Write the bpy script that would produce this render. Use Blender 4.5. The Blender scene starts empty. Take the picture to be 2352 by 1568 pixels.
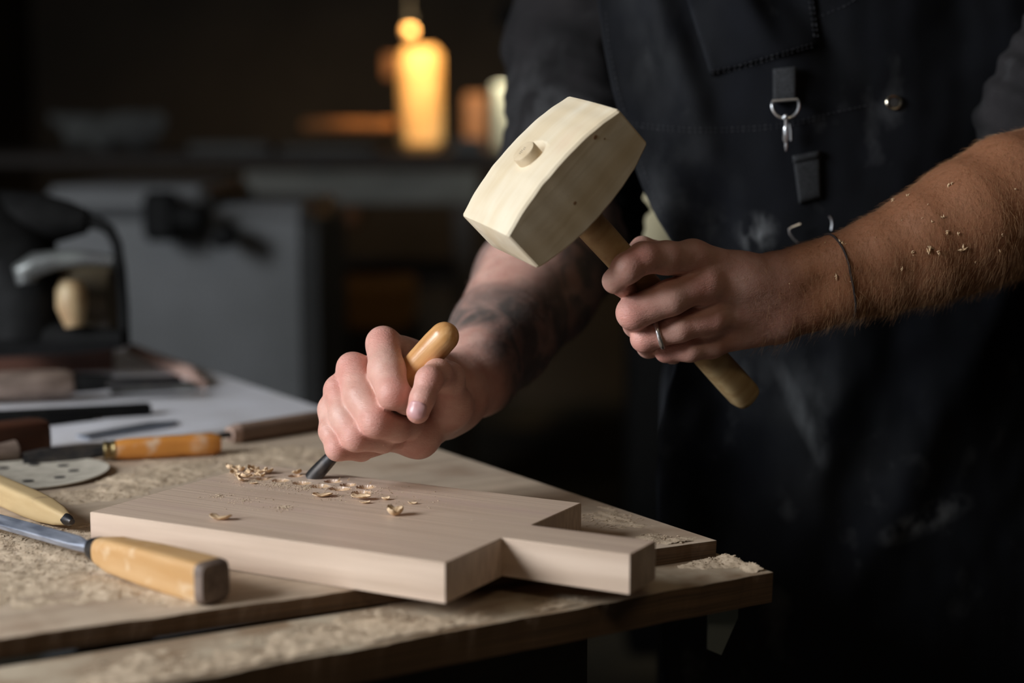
import bpy, math, random
import numpy as np
from mathutils import Vector, Matrix, noise as mnoise

random.seed(7); RNG = np.random.default_rng(7)
C = bpy.context.scene.collection
SC = bpy.context.scene

# ------------------------------------------------------------------ camera
FPX = 3800.0
ZC = 1.15                                   # lens height above the floor
PITCH = math.atan((784 - 300) / FPX)
cam_d = bpy.data.cameras.new('camera'); cam = bpy.data.objects.new('camera', cam_d); C.objects.link(cam)
cam.location = (0, 0, ZC); cam.rotation_euler = (math.pi / 2 - PITCH, 0, 0)
cam_d.sensor_width = 36; cam_d.lens = FPX / 2352 * 36
cam_d.clip_start = 0.05; cam_d.clip_end = 60
cam_d.dof.use_dof = True; cam_d.dof.focus_distance = 1.16; cam_d.dof.aperture_fstop = 2.75
SC.camera = cam
# ------------------------------------------------------------------ world, light, exposure
SC.view_settings.view_transform = 'Standard'; SC.view_settings.look = 'None'
SC.view_settings.exposure = 0.0; SC.view_settings.gamma = 1.0
SC.cycles.use_denoising = True
SC.cycles.max_bounces = 6
w = bpy.data.worlds.new('world'); SC.world = w; w.use_nodes = True
w.node_tree.nodes['Background'].inputs[0].default_value = (0.6, 0.7, 0.8, 1)
w.node_tree.nodes['Background'].inputs[1].default_value = 0.004

def area(name, loc, target, sx, sy, power, col, spread=180):
    d = bpy.data.lights.new(name, 'AREA'); d.shape = 'RECTANGLE'; d.size = sx; d.size_y = sy
    d.energy = power; d.color = col; d.spread = math.radians(spread)
    o = bpy.data.objects.new(name, d); C.objects.link(o); o.location = loc
    o.rotation_euler = (Vector(target) - Vector(loc)).to_track_quat('-Z', 'Z').to_euler(); return o
def point(name, loc, power, col, r=0.03):
    d = bpy.data.lights.new(name, 'POINT'); d.energy = power; d.color = col; d.shadow_soft_size = r
    o = bpy.data.objects.new(name, d); C.objects.link(o); o.location = loc; return o
WIN_Y, WIN_Z, WIN_X = 0.25, 1.74, -1.95      # the window on the left wall
area('window_daylight', (WIN_X + 0.03, WIN_Y, WIN_Z), (WIN_X + 1.0, WIN_Y + 0.35, WIN_Z - 0.28), 0.95, 1.0, 84, (0.90, 0.95, 1.0))

area('ceiling_fill_light', (0.3, 3.3, 2.93), (0.3, 3.2, 0), 1.2, 0.3, 1.0, (1.0, .80, .58))  # added fill to lift the dark back of the room, no fixture
area('front_fill_light', (0.35, -0.9, 2.93), (0.4, 0.2, 0.6), 1.2, 0.3, 6.2, (1.0, .80, .56))  # added warm fill from behind the camera, no fixture

# ------------------------------------------------------------------ pixel -> point helpers
CAM = np.array([0, 0, ZC]); RT = np.array([1.0, 0, 0])
FW = np.array([0, math.cos(PITCH), -math.sin(PITCH)]); UP = np.array([0, math.sin(PITCH), math.cos(PITCH)])
def P(px, py, d): return CAM + d * (RT * (px - 1176) / FPX + UP * (784 - py) / FPX + FW)
def G(px, py, z):
    r = RT * (px - 1176) / FPX + UP * (784 - py) / FPX + FW
    return CAM + r * ((z - ZC) / r[2])
def V(a): return Vector([float(x) for x in a])
Z_BENCH, Z_SHEET, Z_BOARD = ZC - 0.290, ZC - 0.278, ZC - 0.253

# ------------------------------------------------------------------ object helpers
def mesh_obj(name, verts, faces, mat=None, parent=None, smooth=False, M=None):
    me = bpy.data.meshes.new(name)
    me.from_pydata([tuple(map(float, v)) for v in verts], [], [tuple(int(i) for i in f) for f in faces]); me.update()
    if smooth: me.polygons.foreach_set('use_smooth', [True] * len(me.polygons))
    o = bpy.data.objects.new(name, me); C.objects.link(o)
    if mat: me.materials.append(mat)
    if parent: o.parent = parent
    if M is not None: o.matrix_local = M
    return o
def np_mesh(name, V_, F_, mat, parent=None, smooth=True):
    me = bpy.data.meshes.new(name); V_ = np.asarray(V_, np.float32); F_ = np.asarray(F_, np.int32)
    k = F_.shape[1]
    me.vertices.add(len(V_)); me.vertices.foreach_set('co', V_.ravel())
    me.loops.add(F_.size); me.loops.foreach_set('vertex_index', F_.ravel())
    me.polygons.add(len(F_)); me.polygons.foreach_set('loop_start', np.arange(0, F_.size, k, dtype=np.int32))
    me.polygons.foreach_set('use_smooth', np.full(len(F_), smooth)); me.update(calc_edges=True); me.validate()
    o = bpy.data.objects.new(name, me); C.objects.link(o)
    if mat: me.materials.append(mat)
    if parent: o.parent = parent
    return o
def tag(o, label=None, cat=None, group=None, kind=None):
    if label: o['label'] = label
    if cat: o['category'] = cat
    if group: o['group'] = group
    if kind: o['kind'] = kind
    return o
def thing(name, label, cat, M=None, group=None):
    o = bpy.data.objects.new(name, None); C.objects.link(o); o.empty_display_size = 0.02
    if M is not None: o.matrix_world = M
    return tag(o, label, cat, group)
def frame(a, b, up=(0, 0, 1)):
    """matrix: origin a, +X towards b, +Z as close to up as possible"""
    a = V(a); x = (V(b) - a).normalized(); u = V(up); y = u.cross(x).normalized(); z = x.cross(y)
    M = Matrix.Identity(4)
    for i in range(3): M[i][0] = x[i]; M[i][1] = y[i]; M[i][2] = z[i]; M[i][3] = a[i]
    return M
class MB:
    def __init__(s): s.v = []; s.f = []
    def add(s, v, f):
        n = len(s.v); s.v += [tuple(map(float, q)) for q in v]; s.f += [tuple(i + n for i in q) for q in f]; return s
    def box(s, lo, hi, M=None, bev=0.0):
        x0, y0, z0 = lo; x1, y1, z1 = hi
        if bev > 0:
            b = bev; secs = [(x0, y0 + b, y1 - b, z0 + b, z1 - b), (x0 + b, y0, y1, z0, z1), (x1 - b, y0, y1, z0, z1), (x1, y0 + b, y1 - b, z0 + b, z1 - b)]
            v = []
            for (x, a, c, d, e) in secs:
                bb = b * .7 if x in (x0, x1) else b
                v += [(x, a + bb, d), (x, c - bb, d), (x, c, d + bb), (x, c, e - bb), (x, c - bb, e), (x, a + bb, e), (x, a, e - bb), (x, a, d + bb)]
            f = [tuple(range(7, -1, -1)), tuple(range(24, 32))]
            for k in range(3):
                for i in range(8):
                    j = (i + 1) % 8; f.append((k * 8 + i, k * 8 + j, k * 8 + 8 + j, k * 8 + 8 + i))
        else:
            v = [(x0, y0, z0), (x1, y0, z0), (x1, y1, z0), (x0, y1, z0), (x0, y0, z1), (x1, y0, z1), (x1, y1, z1), (x0, y1, z1)]
            f = [(3, 2, 1, 0), (4, 5, 6, 7), (0, 1, 5, 4), (1, 2, 6, 5), (2, 3, 7, 6), (3, 0, 4, 7)]
        if M is not None: v = [tuple(M @ Vector(q)) for q in v]
        return s.add(v, f)
    def loft(s, secs, seg=24, M=None, cap=True):
        """secs: (x, ry, rz, exponent, yoff, zoff) cross-sections along X"""
        v = []
        for sc in secs:
            x, ry, rz = sc[:3]; e = sc[3] if len(sc) > 3 else 2.0; yo = sc[4] if len(sc) > 4 else 0; zo = sc[5] if len(sc) > 5 else 0
            for i in range(seg):
                a = 2 * math.pi * (i + .5) / seg; c, n = math.cos(a), math.sin(a)
                v.append((x, yo + ry * math.copysign(abs(c) ** (2 / e), c), zo + rz * math.copysign(abs(n) ** (2 / e), n)))
        f = []
        for k in range(len(secs) - 1):
            for i in range(seg):
                j = (i + 1) % seg; f.append((k * seg + i, k * seg + j, (k + 1) * seg + j, (k + 1) * seg + i))
        if cap: f.append(tuple(range(seg - 1, -1, -1))); f.append(tuple(range((len(secs) - 1) * seg, len(secs) * seg)))
        if M is not None: v = [tuple(M @ Vector(q)) for q in v]
        return s.add(v, f)
    def tube(s, pts, r, seg=8, closed=False):
        pts = [V(p) for p in pts]; n = len(pts); v = []; f = []; prev = None
        rs = r if isinstance(r, (list, tuple)) else [r] * n
        for i, p in enumerate(pts):
            if closed: t = pts[(i + 1) % n] - pts[i - 1]
            else: t = pts[min(i + 1, n - 1)] - pts[max(i - 1, 0)]
            t.normalize()
            if prev is None:
                prev = t.orthogonal().normalized()
            prev = (prev - t * prev.dot(t)).normalized(); b = t.cross(prev)
            for k in range(seg):
                a = 2 * math.pi * k / seg; v.append(tuple(p + (prev * math.cos(a) + b * math.sin(a)) * rs[i]))
        for i in range(n if closed else n - 1):
            i2 = (i + 1) % n
            for k in range(seg):
                j = (k + 1) % seg; f.append((i * seg + k, i * seg + j, i2 * seg + j, i2 * seg + k))
        if not closed: f.append(tuple(range(seg - 1, -1, -1))); f.append(tuple(range((n - 1) * seg, n * seg)))
        return s.add(v, f)
    def sphere(s, c, r, seg=16, rings=10, sc=(1, 1, 1)):
        v = [(c[0], c[1], c[2] - r * sc[2])]; f = []
        for i in range(1, rings):
            ph = -math.pi / 2 + math.pi * i / rings
            for k in range(seg):
                a = 2 * math.pi * k / seg
                v.append((c[0] + r * sc[0] * math.cos(ph) * math.cos(a), c[1] + r * sc[1] * math.cos(ph) * math.sin(a), c[2] + r * sc[2] * math.sin(ph)))
        v.append((c[0], c[1], c[2] + r * sc[2]))
        for k in range(seg): f.append((0, 1 + (k + 1) % seg, 1 + k))
        for i in range(rings - 2):
            for k in range(seg):
                j = (k + 1) % seg; a = 1 + i * seg; f.append((a + k, a + j, a + seg + j, a + seg + k))
        t = len(v) - 1; a = 1 + (rings - 2) * seg
        for k in range(seg): f.append((a + k, a + (k + 1) % seg, t))
        return s.add(v, f)
    def build(s, name, mat, parent=None, smooth=True, M=None, angle=35):
        o = mesh_obj(name, s.v, s.f, mat, parent, smooth, M)
        if smooth:
            try: o.data.set_sharp_from_angle(angle=math.radians(angle))
            except Exception: pass
        return o

# ------------------------------------------------------------------ materials
def mat(name, col, rough=0.6, metal=0.0, spec=0.5, col2=None, scale=(40, 40, 40), mixlo=.35, mixhi=.65, detail=5, bump=0.0, bumpscale=None, bdist=0.001,
        sss=0.0, emis=None, estr=0.0, sheen=0.0, col3=None, scale3=8.0, lo3=.5, hi3=.7, distort=0.0):
    m = bpy.data.materials.new(name); m.use_nodes = True; nt = m.node_tree; N = nt.nodes; L = nt.links
    b = N['Principled BSDF']; b.inputs['Roughness'].default_value = rough; b.inputs['Metallic'].default_value = metal
    b.inputs['Specular IOR Level'].default_value = spec; b.inputs['Base Color'].default_value = (*col, 1)
    if sss: b.inputs['Subsurface Weight'].default_value = sss; b.inputs['Subsurface Radius'].default_value = (1.0, .35, .2); b.inputs['Subsurface Scale'].default_value = .004
    if sheen: b.inputs['Sheen Weight'].default_value = sheen
    if emis: b.inputs['Emission Color'].default_value = (*emis, 1); b.inputs['Emission Strength'].default_value = estr
    tc = N.new('ShaderNodeTexCoord')
    def nz(sc, det=5, dis=0.0):
        mp = N.new('ShaderNodeMapping'); L.new(tc.outputs['Object'], mp.inputs[0])
        mp.inputs['Scale'].default_value = sc if isinstance(sc, (tuple, list)) else (sc, sc, sc)
        n = N.new('ShaderNodeTexNoise'); n.inputs['Scale'].default_value = 1; n.inputs['Detail'].default_value = det; n.inputs['Distortion'].default_value = dis
        L.new(mp.outputs[0], n.inputs['Vector']); return n.outputs['Fac']
    def ramp(fac, lo, hi):
        r = N.new('ShaderNodeMapRange'); r.inputs['From Min'].default_value = lo; r.inputs['From Max'].default_value = hi; L.new(fac, r.inputs['Value']); return r.outputs[0]
    cur = None
    if col2:
        mx = N.new('ShaderNodeMix'); mx.data_type = 'RGBA'; mx.inputs['A'].default_value = (*col, 1); mx.inputs['B'].default_value = (*col2, 1)
        L.new(ramp(nz(scale, detail, distort), mixlo, mixhi), mx.inputs['Factor']); cur = mx.outputs['Result']
    if col3:
        mx2 = N.new('ShaderNodeMix'); mx2.data_type = 'RGBA'
        if cur: L.new(cur, mx2.inputs['A'])
        else: mx2.inputs['A'].default_value = (*col, 1)
        mx2.inputs['B'].default_value = (*col3, 1); L.new(ramp(nz(scale3, 6), lo3, hi3), mx2.inputs['Factor']); cur = mx2.outputs['Result']
    if cur: L.new(cur, b.inputs['Base Color'])
    if bump:
        bp = N.new('ShaderNodeBump'); bp.inputs['Strength'].default_value = bump; bp.inputs['Distance'].default_value = bdist
        L.new(nz(bumpscale or scale, 4), bp.inputs['Height']); L.new(bp.outputs[0], b.inputs['Normal'])
    return m
# grain runs along local X in every wooden thing
M_board = mat('pale beech', (.53, .39, .29), .42, spec=.6, col2=(.69, .53, .41), scale=(4, 300, 70), bump=.5, bumpscale=(7, 600, 140), bdist=.0005, col3=(.56, .40, .33), scale3=(3, 40, 10), lo3=.5, hi3=.75)
M_gouge = mat('fresh cut beech', (.62, .42, .26), .7, col2=(.5, .32, .18), scale=(60, 400, 400))
M_mallet = mat('hornbeam mallet', (.76, .66, .50), .6, spec=.3, col2=(.68, .55, .37), scale=(7, 60, 60), bump=.25, bumpscale=(10, 160, 160), bdist=.0006, col3=(.66, .48, .33), scale3=(12, 26, 26), lo3=.60, hi3=.80)
M_mhandle = mat('mallet handle ash', (.52, .37, .19), .5, spec=.4, col2=(.40, .26, .12), scale=(12, 150, 150), bump=.2, bumpscale=(16, 200, 200), bdist=.0004, col3=(.33, .21, .10), scale3=30, lo3=.55, hi3=.8)
M_tenon = mat('tenon end grain', (.66, .53, .36), .7, col2=(.56, .43, .27), scale=(120, 120, 120))
M_knot = mat('wood knot', (.22, .11, .05), .7, col2=(.32, .18, .09), scale=(200, 200, 200))
M_ink = mat('faded ink stamp', (.06, .04, .03), .8, col2=(.5, .4, .28), scale=(900, 900, 900), mixlo=.5, mixhi=.6)
M_varn = mat('varnished chisel handle', (.62, .30, .10), .33, spec=.6, col2=(.72, .41, .18), scale=(12, 260, 260), bump=.5, bumpscale=(30, 420, 420), bdist=.0004, col3=(.45, .20, .06), scale3=(10, 60, 60), lo3=.5, hi3=.8)
M_orange = mat('orange tool wood', (.60, .25, .05), .5, spec=.4, col2=(.50, .19, .035), scale=(12, 90, 90), col3=(.62, .50, .38), scale3=45, lo3=.60, hi3=.80)
M_honey = mat('honey tool wood', (.54, .33, .155), .6, spec=.3, col2=(.47, .26, .10), scale=(14, 90, 90), col3=(.70, .54, .38), scale3=60, lo3=.60, hi3=.85)
M_straw = mat('straw tool wood', (.50, .36, .19), .6, spec=.3, col2=(.42, .29, .14), scale=(12, 70, 70), col3=(.25, .17, .1), scale3=40, lo3=.66, hi3=.8)
M_dust = mat('fine sawdust', (.60, .47, .34), .95, spec=.1, col2=(.50, .385, .27), scale=(160, 160, 160), bump=.5, bumpscale=(700, 700, 700), bdist=.0008)
M_chip = mat('wood shaving', (.74, .55, .36), .75, spec=.2, col2=(.55, .36, .20), scale=(120, 120, 120), detail=3)
M_ply = mat('dusty plywood', (.43, .33, .24), .75, spec=.25, col2=(.55, .43, .32), scale=(5, 60, 60), bump=.35, bumpscale=(60, 260, 260), bdist=.0006, col3=(.36, .25, .17), scale3=13, lo3=.5, hi3=.72)
M_edgeshade = mat('edge with painted shade', (.17, .10, .055), .85, col2=(.08, .05, .03), scale=(8, 8, 900))  # shade on the edges of sheet and plank is put into this colour
M_bench = mat('old bench plank', (.40, .31, .22), .85, spec=.2, col2=(.27, .18, .11), scale=(7, 40, 40), bump=.6, bumpscale=(40, 160, 160), bdist=.001, col3=(.50, .41, .30), scale3=18, lo3=.48, hi3=.66)
M_white = mat('white melamine with painted sheen', (.84, .83, .88), .35, spec=.6, col2=(.72, .70, .72), scale=(14, 14, 14))
M_steel = mat('bright steel', (.50, .53, .62), .30, metal=.6, col2=(.22, .24, .30), scale=(40, 200, 200), bump=.1, bumpscale=(40, 600, 600), bdist=.0002)
M_dsteel = mat('dark forged steel', (.04, .042, .048), .38, metal=.8, col2=(.09, .08, .075), scale=(90, 160, 160), bump=.2, bumpscale=(300, 300, 300), bdist=.0003)
M_brass = mat('aged brass', (.45, .35, .17), .35, metal=1, col2=(.28, .2, .1), scale=(80, 80, 80))
M_nickel = mat('nickel plate', (.85, .87, .90), .32, metal=1)
M_silver = mat('silver ring metal', (.92, .91, .92), .38, metal=1, bump=.6, bumpscale=(500, 500, 500), bdist=.0006)
M_black = mat('black plastic', (.006, .006, .006), .65, spec=.10, col2=(.009, .009, .009), scale=(60, 60, 60))
M_redwood = mat('dark red brown wood', (.085, .030, .015), .5, spec=.4, col2=(.05, .018, .010), scale=(8, 70, 70))
M_greywood = mat('grimy wood handle', (.20, .145, .115), .6, col2=(.09, .06, .045), scale=(30, 90, 90))
M_dark = mat('blackened wood', (.035, .027, .022), .7, col2=(.02, .015, .012), scale=(20, 60, 60))
M_brown = mat('brown file wood', (.17, .105, .07), .7, col2=(.10, .06, .04), scale=(20, 200, 200))
M_sand = mat('worn sanding disc', (.52, .47, .39), .95, spec=.1, col2=(.38, .34, .28), scale=(70, 70, 70), bump=.6, bumpscale=(900, 900, 900), bdist=.0006)
M_hole = mat('dark hole', (.02, .017, .015), .9)
M_nail = mat('fingernail', (.56, .27, .26), .35, spec=.5, col2=(.62, .36, .36), scale=(90, 90, 90), sss=.2)
M_web = mat('black webbing', (.022, .024, .028), .8, col2=(.005, .005, .006), scale=(700, 200, 900), mixlo=.4, mixhi=.6, bump=.8, bumpscale=(900, 300, 1400), bdist=.0012)
M_thread = mat('thread', (.05, .05, .056), .9)
M_braid = mat('thin dark cord', (.03, .02, .018), .9)
M_trouser = mat('dark trousers', (.014, .016, .022), .9, col2=(.008, .009, .012), scale=(20, 20, 20))
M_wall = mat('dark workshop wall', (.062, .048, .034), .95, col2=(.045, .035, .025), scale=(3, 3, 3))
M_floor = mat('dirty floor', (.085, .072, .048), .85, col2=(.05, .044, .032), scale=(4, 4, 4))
M_grey = mat('grey painted steel', (.13, .133, .138), .6, col2=(.075, .077, .078), scale=(3, 3, 3))
M_bag = mat('grey cloth bag', (.11, .115, .11), .9, col2=(.05, .05, .05), scale=(9, 9, 9))
M_cream = mat('cream drum paint', (.62, .58, .42), .6, col2=(.5, .46, .32), scale=(5, 5, 5))
M_amber = mat('amber varnished pine', (.72, .46, .19), .5, col2=(.60, .34, .12), scale=(6, 40, 40))
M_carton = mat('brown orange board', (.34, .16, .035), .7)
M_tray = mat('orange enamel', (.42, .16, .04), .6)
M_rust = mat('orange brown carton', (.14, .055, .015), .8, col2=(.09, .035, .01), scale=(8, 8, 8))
M_hairR = mat('reddish arm hair', (.42, .21, .10), .45, spec=.4, col2=(.55, .32, .16), scale=(200, 200, 200))
M_hairL = mat('dark arm hair', (.10, .06, .04), .5, spec=.3)
M_head = mat('brown head hair', (.05, .03, .018), .7)
M_tool = mat('sander grey metal', (.17, .18, .17), .4, metal=.5, col2=(.10, .10, .10), scale=(25, 25, 25))

def cloth_mat(name, c1, c2, smudges=()):
    """dark woven cloth; smudges = (centre, radii) patches of chalky dust rubbed into the weave"""
    m = bpy.data.materials.new(name); m.use_nodes = True; nt = m.node_tree; N = nt.nodes; L = nt.links
    b = N['Principled BSDF']; b.inputs['Roughness'].default_value = .92; b.inputs['Specular IOR Level'].default_value = .15
    geo = N.new('ShaderNodeNewGeometry')
    def nz(sc, det=4):
        mp = N.new('ShaderNodeMapping'); L.new(geo.outputs['Position'], mp.inputs[0]); mp.inputs['Scale'].default_value = sc
        n = N.new('ShaderNodeTexNoise'); n.inputs['Scale'].default_value = 1; n.inputs['Detail'].default_value = det; L.new(mp.outputs[0], n.inputs['Vector']); return n.outputs['Fac']
    def mathn(op, a, bb):
        k = N.new('ShaderNodeMath'); k.operation = op; k.use_clamp = True
        for i, q in enumerate((a, bb)):
            if isinstance(q, (int, float)): k.inputs[i].default_value = q
            else: L.new(q, k.inputs[i])
        return k.outputs[0]
    def rng(v, lo, hi):
        r = N.new('ShaderNodeMapRange'); r.inputs['From Min'].default_value = lo; r.inputs['From Max'].default_value = hi; L.new(v, r.inputs['Value']); return r.outputs[0]
    mx = N.new('ShaderNodeMix'); mx.data_type = 'RGBA'; mx.inputs['A'].default_value = (*c1, 1); mx.inputs['B'].default_value = (*c2, 1)
    L.new(rng(nz((14, 14, 14)), .35, .65), mx.inputs['Factor']); cur = mx.outputs['Result']
    fac = rng(nz((30, 30, 22), 8), .60, .85)
    fac = mathn('MULTIPLY', fac, .10)
    for (c, rad, st, sc) in smudges:
        mp = N.new('ShaderNodeMapping'); mp.vector_type = 'TEXTURE'; L.new(geo.outputs['Position'], mp.inputs[0])
        mp.inputs['Location'].default_value = tuple(map(float, c)); mp.inputs['Scale'].default_value = rad[:3]
        if len(rad) > 3: mp.inputs['Rotation'].default_value = (0, rad[3], 0)
        g = N.new('ShaderNodeTexGradient'); g.gradient_type = 'SPHERICAL'; L.new(mp.outputs[0], g.inputs[0])
        k = mathn('MULTIPLY', g.outputs[1], rng(nz(sc[:3], 8), .40, .72)); k = mathn('MULTIPLY', k, st); fac = mathn('ADD', fac, k)
    m2 = N.new('ShaderNodeMix'); m2.data_type = 'RGBA'; L.new(cur, m2.inputs['A']); m2.inputs['B'].default_value = (.34, .35, .36, 1)
    L.new(fac, m2.inputs['Factor']); L.new(m2.outputs['Result'], b.inputs['Base Color'])
    bp = N.new('ShaderNodeBump'); bp.inputs['Strength'].default_value = .5; bp.inputs['Distance'].default_value = .0005
    L.new(nz((1500, 1500, 1500), 2), bp.inputs['Height']); L.new(bp.outputs[0], b.inputs['Normal'])
    return m

def skin_mat():
    m = bpy.data.materials.new('skin'); m.use_nodes = True; nt = m.node_tree; N = nt.nodes; L = nt.links
    b = N['Principled BSDF']; b.inputs['Roughness'].default_value = .48; b.inputs['Specular IOR Level'].default_value = .4
    b.inputs['Subsurface Weight'].default_value = .14; b.inputs['Subsurface Radius'].default_value = (1, .3, .15); b.inputs['Subsurface Scale'].default_value = .004
    geo = N.new('ShaderNodeNewGeometry'); at = N.new('ShaderNodeAttribute'); at.attribute_name = 'tint'
    sp = N.new('ShaderNodeSeparateColor'); L.new(at.outputs['Color'], sp.inputs[0])
    def nz(sc, det=4, dis=0):
        mp = N.new('ShaderNodeMapping'); L.new(geo.outputs['Position'], mp.inputs[0]); mp.inputs['Scale'].default_value = sc
        n = N.new('ShaderNodeTexNoise'); n.inputs['Scale'].default_value = 1; n.inputs['Detail'].default_value = det; n.inputs['Distortion'].default_value = dis
        L.new(mp.outputs[0], n.inputs['Vector']); return n.outputs['Fac']
    def rng(v, lo, hi, a=0, bb=1):
        r = N.new('ShaderNodeMapRange'); r.inputs['From Min'].default_value = lo; r.inputs['From Max'].default_value = hi
        r.inputs['To Min'].default_value = a; r.inputs['To Max'].default_value = bb; L.new(v, r.inputs['Value']); return r.outputs[0]
    def mix(a, bcol, f):
        x = N.new('ShaderNodeMix'); x.data_type = 'RGBA'
        if isinstance(a, tuple): x.inputs['A'].default_value = (*a, 1)
        else: L.new(a, x.inputs['A'])
        x.inputs['B'].default_value = (*bcol, 1)
        if isinstance(f, float): x.inputs['Factor'].default_value = f
        else: L.new(f, x.inputs['Factor'])
        return x.outputs['Result']
    def mul(a, bb):
        k = N.new('ShaderNodeMath'); k.operation = 'MULTIPLY'; k.use_clamp = True
        for i, q in enumerate((a, bb)):
            if isinstance(q, (int, float)): k.inputs[i].default_value = q
            else: L.new(q, k.inputs[i])
        return k.outputs[0]
    c = mix((.63, .375, .305), (.55, .285, .225), rng(nz((70, 70, 70)), .35, .7))
    c = mix(c, (.60, .22, .18), mul(sp.outputs[0], .48))                 # redder knuckles
    c = mix(c, (.25, .100, .042), mul(sp.outputs[2], .92))                 # tanned forearm, darkened further for light falloff
    c = mix(c, (.085, .077, .070), mul(sp.outputs[1], rng(nz((34, 34, 34), 5, 1.0), .34, .58, .58, .97)))   # tattoo ink
    L.new(c, b.inputs['Base Color'])
    mx = N.new('ShaderNodeMath'); mx.operation = 'ADD'; L.new(nz((900, 900, 900), 3), mx.inputs[0])
    L.new(rng(nz((170, 170, 420), 4, .3), .3, .7, 0, .9), mx.inputs[1])
    kk = N.new('ShaderNodeMath'); kk.operation = 'MULTIPLY_ADD'; L.new(nz((420, 420, 1300), 3, .6), kk.inputs[0]); kr = N.new('ShaderNodeMath'); kr.operation = 'MULTIPLY'; kr.inputs[1].default_value = 3.2; L.new(sp.outputs[0], kr.inputs[0]); L.new(kr.outputs[0], kk.inputs[1]); L.new(mx.outputs[0], kk.inputs[2]); mx = kk
    bp = N.new('ShaderNodeBump'); bp.inputs['Strength'].default_value = .34; bp.inputs['Distance'].default_value = .0006
    L.new(mx.outputs[0], bp.inputs['Height']); L.new(bp.outputs[0], b.inputs['Normal'])
    return m
M_skin = skin_mat()
# ------------------------------------------------------------------ signed-distance surfaces (for bodies and cloth)
def smin(a, b, k):
    h = np.maximum(k - np.abs(a - b), 0) / np.maximum(k, 1e-9)
    return np.minimum(a, b) - h * h * k * .25
def cone(p, c):
    a, b, ra, rb = c; ba = b - a; l2 = max(float(ba @ ba), 1e-12)
    t = np.clip(((p - a) @ ba) / l2, 0, 1); return np.linalg.norm(p - a - t[:, None] * ba, axis=1) - (ra + (rb - ra) * t)
def grp(p, prims, k):
    d = None
    for c in prims:
        q = cone(p, c); d = q if d is None else smin(d, q, k)
    return d
def chain(pts):
    """pts = (px, py, depth, radius in px) -> cones"""
    o = []; W = [(P(a, b, d), r * d / FPX) for (a, b, d, r) in pts]
    for i in range(len(W) - 1): o.append((W[i][0], W[i + 1][0], W[i][1], W[i + 1][1]))
    return o
def surface_net(f, lo, hi, h, B=20):
    lo = np.array(lo, float); n = np.ceil((np.array(hi) - lo) / h).astype(int); nb = np.ceil(n / B).astype(int)
    NX, NY, NZ = (nb * B + 2)
    key = lambda i, j, k: (i.astype(np.int64) * NY + j) * NZ + k
    VK, VP, QK = [], [], []
    bi = np.stack(np.meshgrid(*[np.arange(q) for q in nb], indexing='ij'), -1).reshape(-1, 3)
    cen = lo + (bi + .5) * B * h; dc = f(cen); act = bi[np.abs(dc) < B * h * .95 + .006]
    g = np.stack(np.meshgrid(*[np.arange(B + 1)] * 3, indexing='ij'), -1).reshape(-1, 3)
    corners = [(0,0,0),(1,0,0),(0,1,0),(0,0,1),(1,1,0),(1,0,1),(0,1,1),(1,1,1)]
    edges = [((0,0,0),(1,0,0)),((0,1,0),(1,1,0)),((0,0,1),(1,0,1)),((0,1,1),(1,1,1)),((0,0,0),(0,1,0)),((1,0,0),(1,1,0)),((0,0,1),(0,1,1)),((1,0,1),(1,1,1)),
             ((0,0,0),(0,0,1)),((1,0,0),(1,0,1)),((0,1,0),(0,1,1)),((1,1,0),(1,1,1))]
    for b in act:
        gi = g + b * B; val = f(lo + gi * h).reshape(B + 1, B + 1, B + 1)
        neg = val < 0
        if neg.all() or not neg.any(): continue
        sl = lambda A, c: A[c[0]:B + c[0], c[1]:B + c[1], c[2]:B + c[2]]
        cnt = sum(sl(neg, c).astype(int) for c in corners); m = (cnt > 0) & (cnt < 8); idx = np.argwhere(m)
        if len(idx):
            acc = np.zeros((len(idx), 3)); num = np.zeros(len(idx))
            for e0, e1 in edges:
                v0 = val[idx[:, 0] + e0[0], idx[:, 1] + e0[1], idx[:, 2] + e0[2]]; v1 = val[idx[:, 0] + e1[0], idx[:, 1] + e1[1], idx[:, 2] + e1[2]]
                x = (v0 < 0) != (v1 < 0); t = np.where(x, v0 / np.where(x, v0 - v1, 1), 0)
                acc += np.where(x[:, None], np.array(e0) + t[:, None] * (np.array(e1) - np.array(e0)), 0); num += x
            gi2 = idx + b * B; VK.append(key(gi2[:, 0], gi2[:, 1], gi2[:, 2])); VP.append(lo + (gi2 + acc / num[:, None]) * h)
        for ax in range(3):
            o = [0, 0, 0]; o[ax] = 1; s0 = neg[:B, :B, :B]; s1 = neg[o[0]:B + o[0], o[1]:B + o[1], o[2]:B + o[2]]
            e = np.argwhere(s0 != s1)
            if not len(e): continue
            a1, a2 = [q for q in range(3) if q != ax]; flip = s0[e[:, 0], e[:, 1], e[:, 2]] ^ (ax == 1); ge = e + b * B
            ks = []
            for (d1, d2) in ((-1, -1), (0, -1), (0, 0), (-1, 0)):
                q = ge.copy(); q[:, a1] += d1; q[:, a2] += d2; ks.append(key(q[:, 0], q[:, 1], q[:, 2]))
            ks = np.stack(ks, 1); ks[~flip] = ks[~flip][:, ::-1]; QK.append(ks)
    VK = np.concatenate(VK); VP = np.concatenate(VP); QK = np.concatenate(QK)
    o = np.argsort(VK); VK = VK[o]; VP = VP[o]; q = np.searchsorted(VK, QK); q = np.clip(q, 0, len(VK) - 1)
    ok = (VK[q] == QK).all(1); return VP, q[ok]
def near(prims, p, m):
    c = (p.min(0) + p.max(0)) / 2; r = np.linalg.norm(p.max(0) - c) + m; out = []
    for q in prims:
        if cone(c[None], q)[0] < r: out.append(q)
    return out
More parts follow.
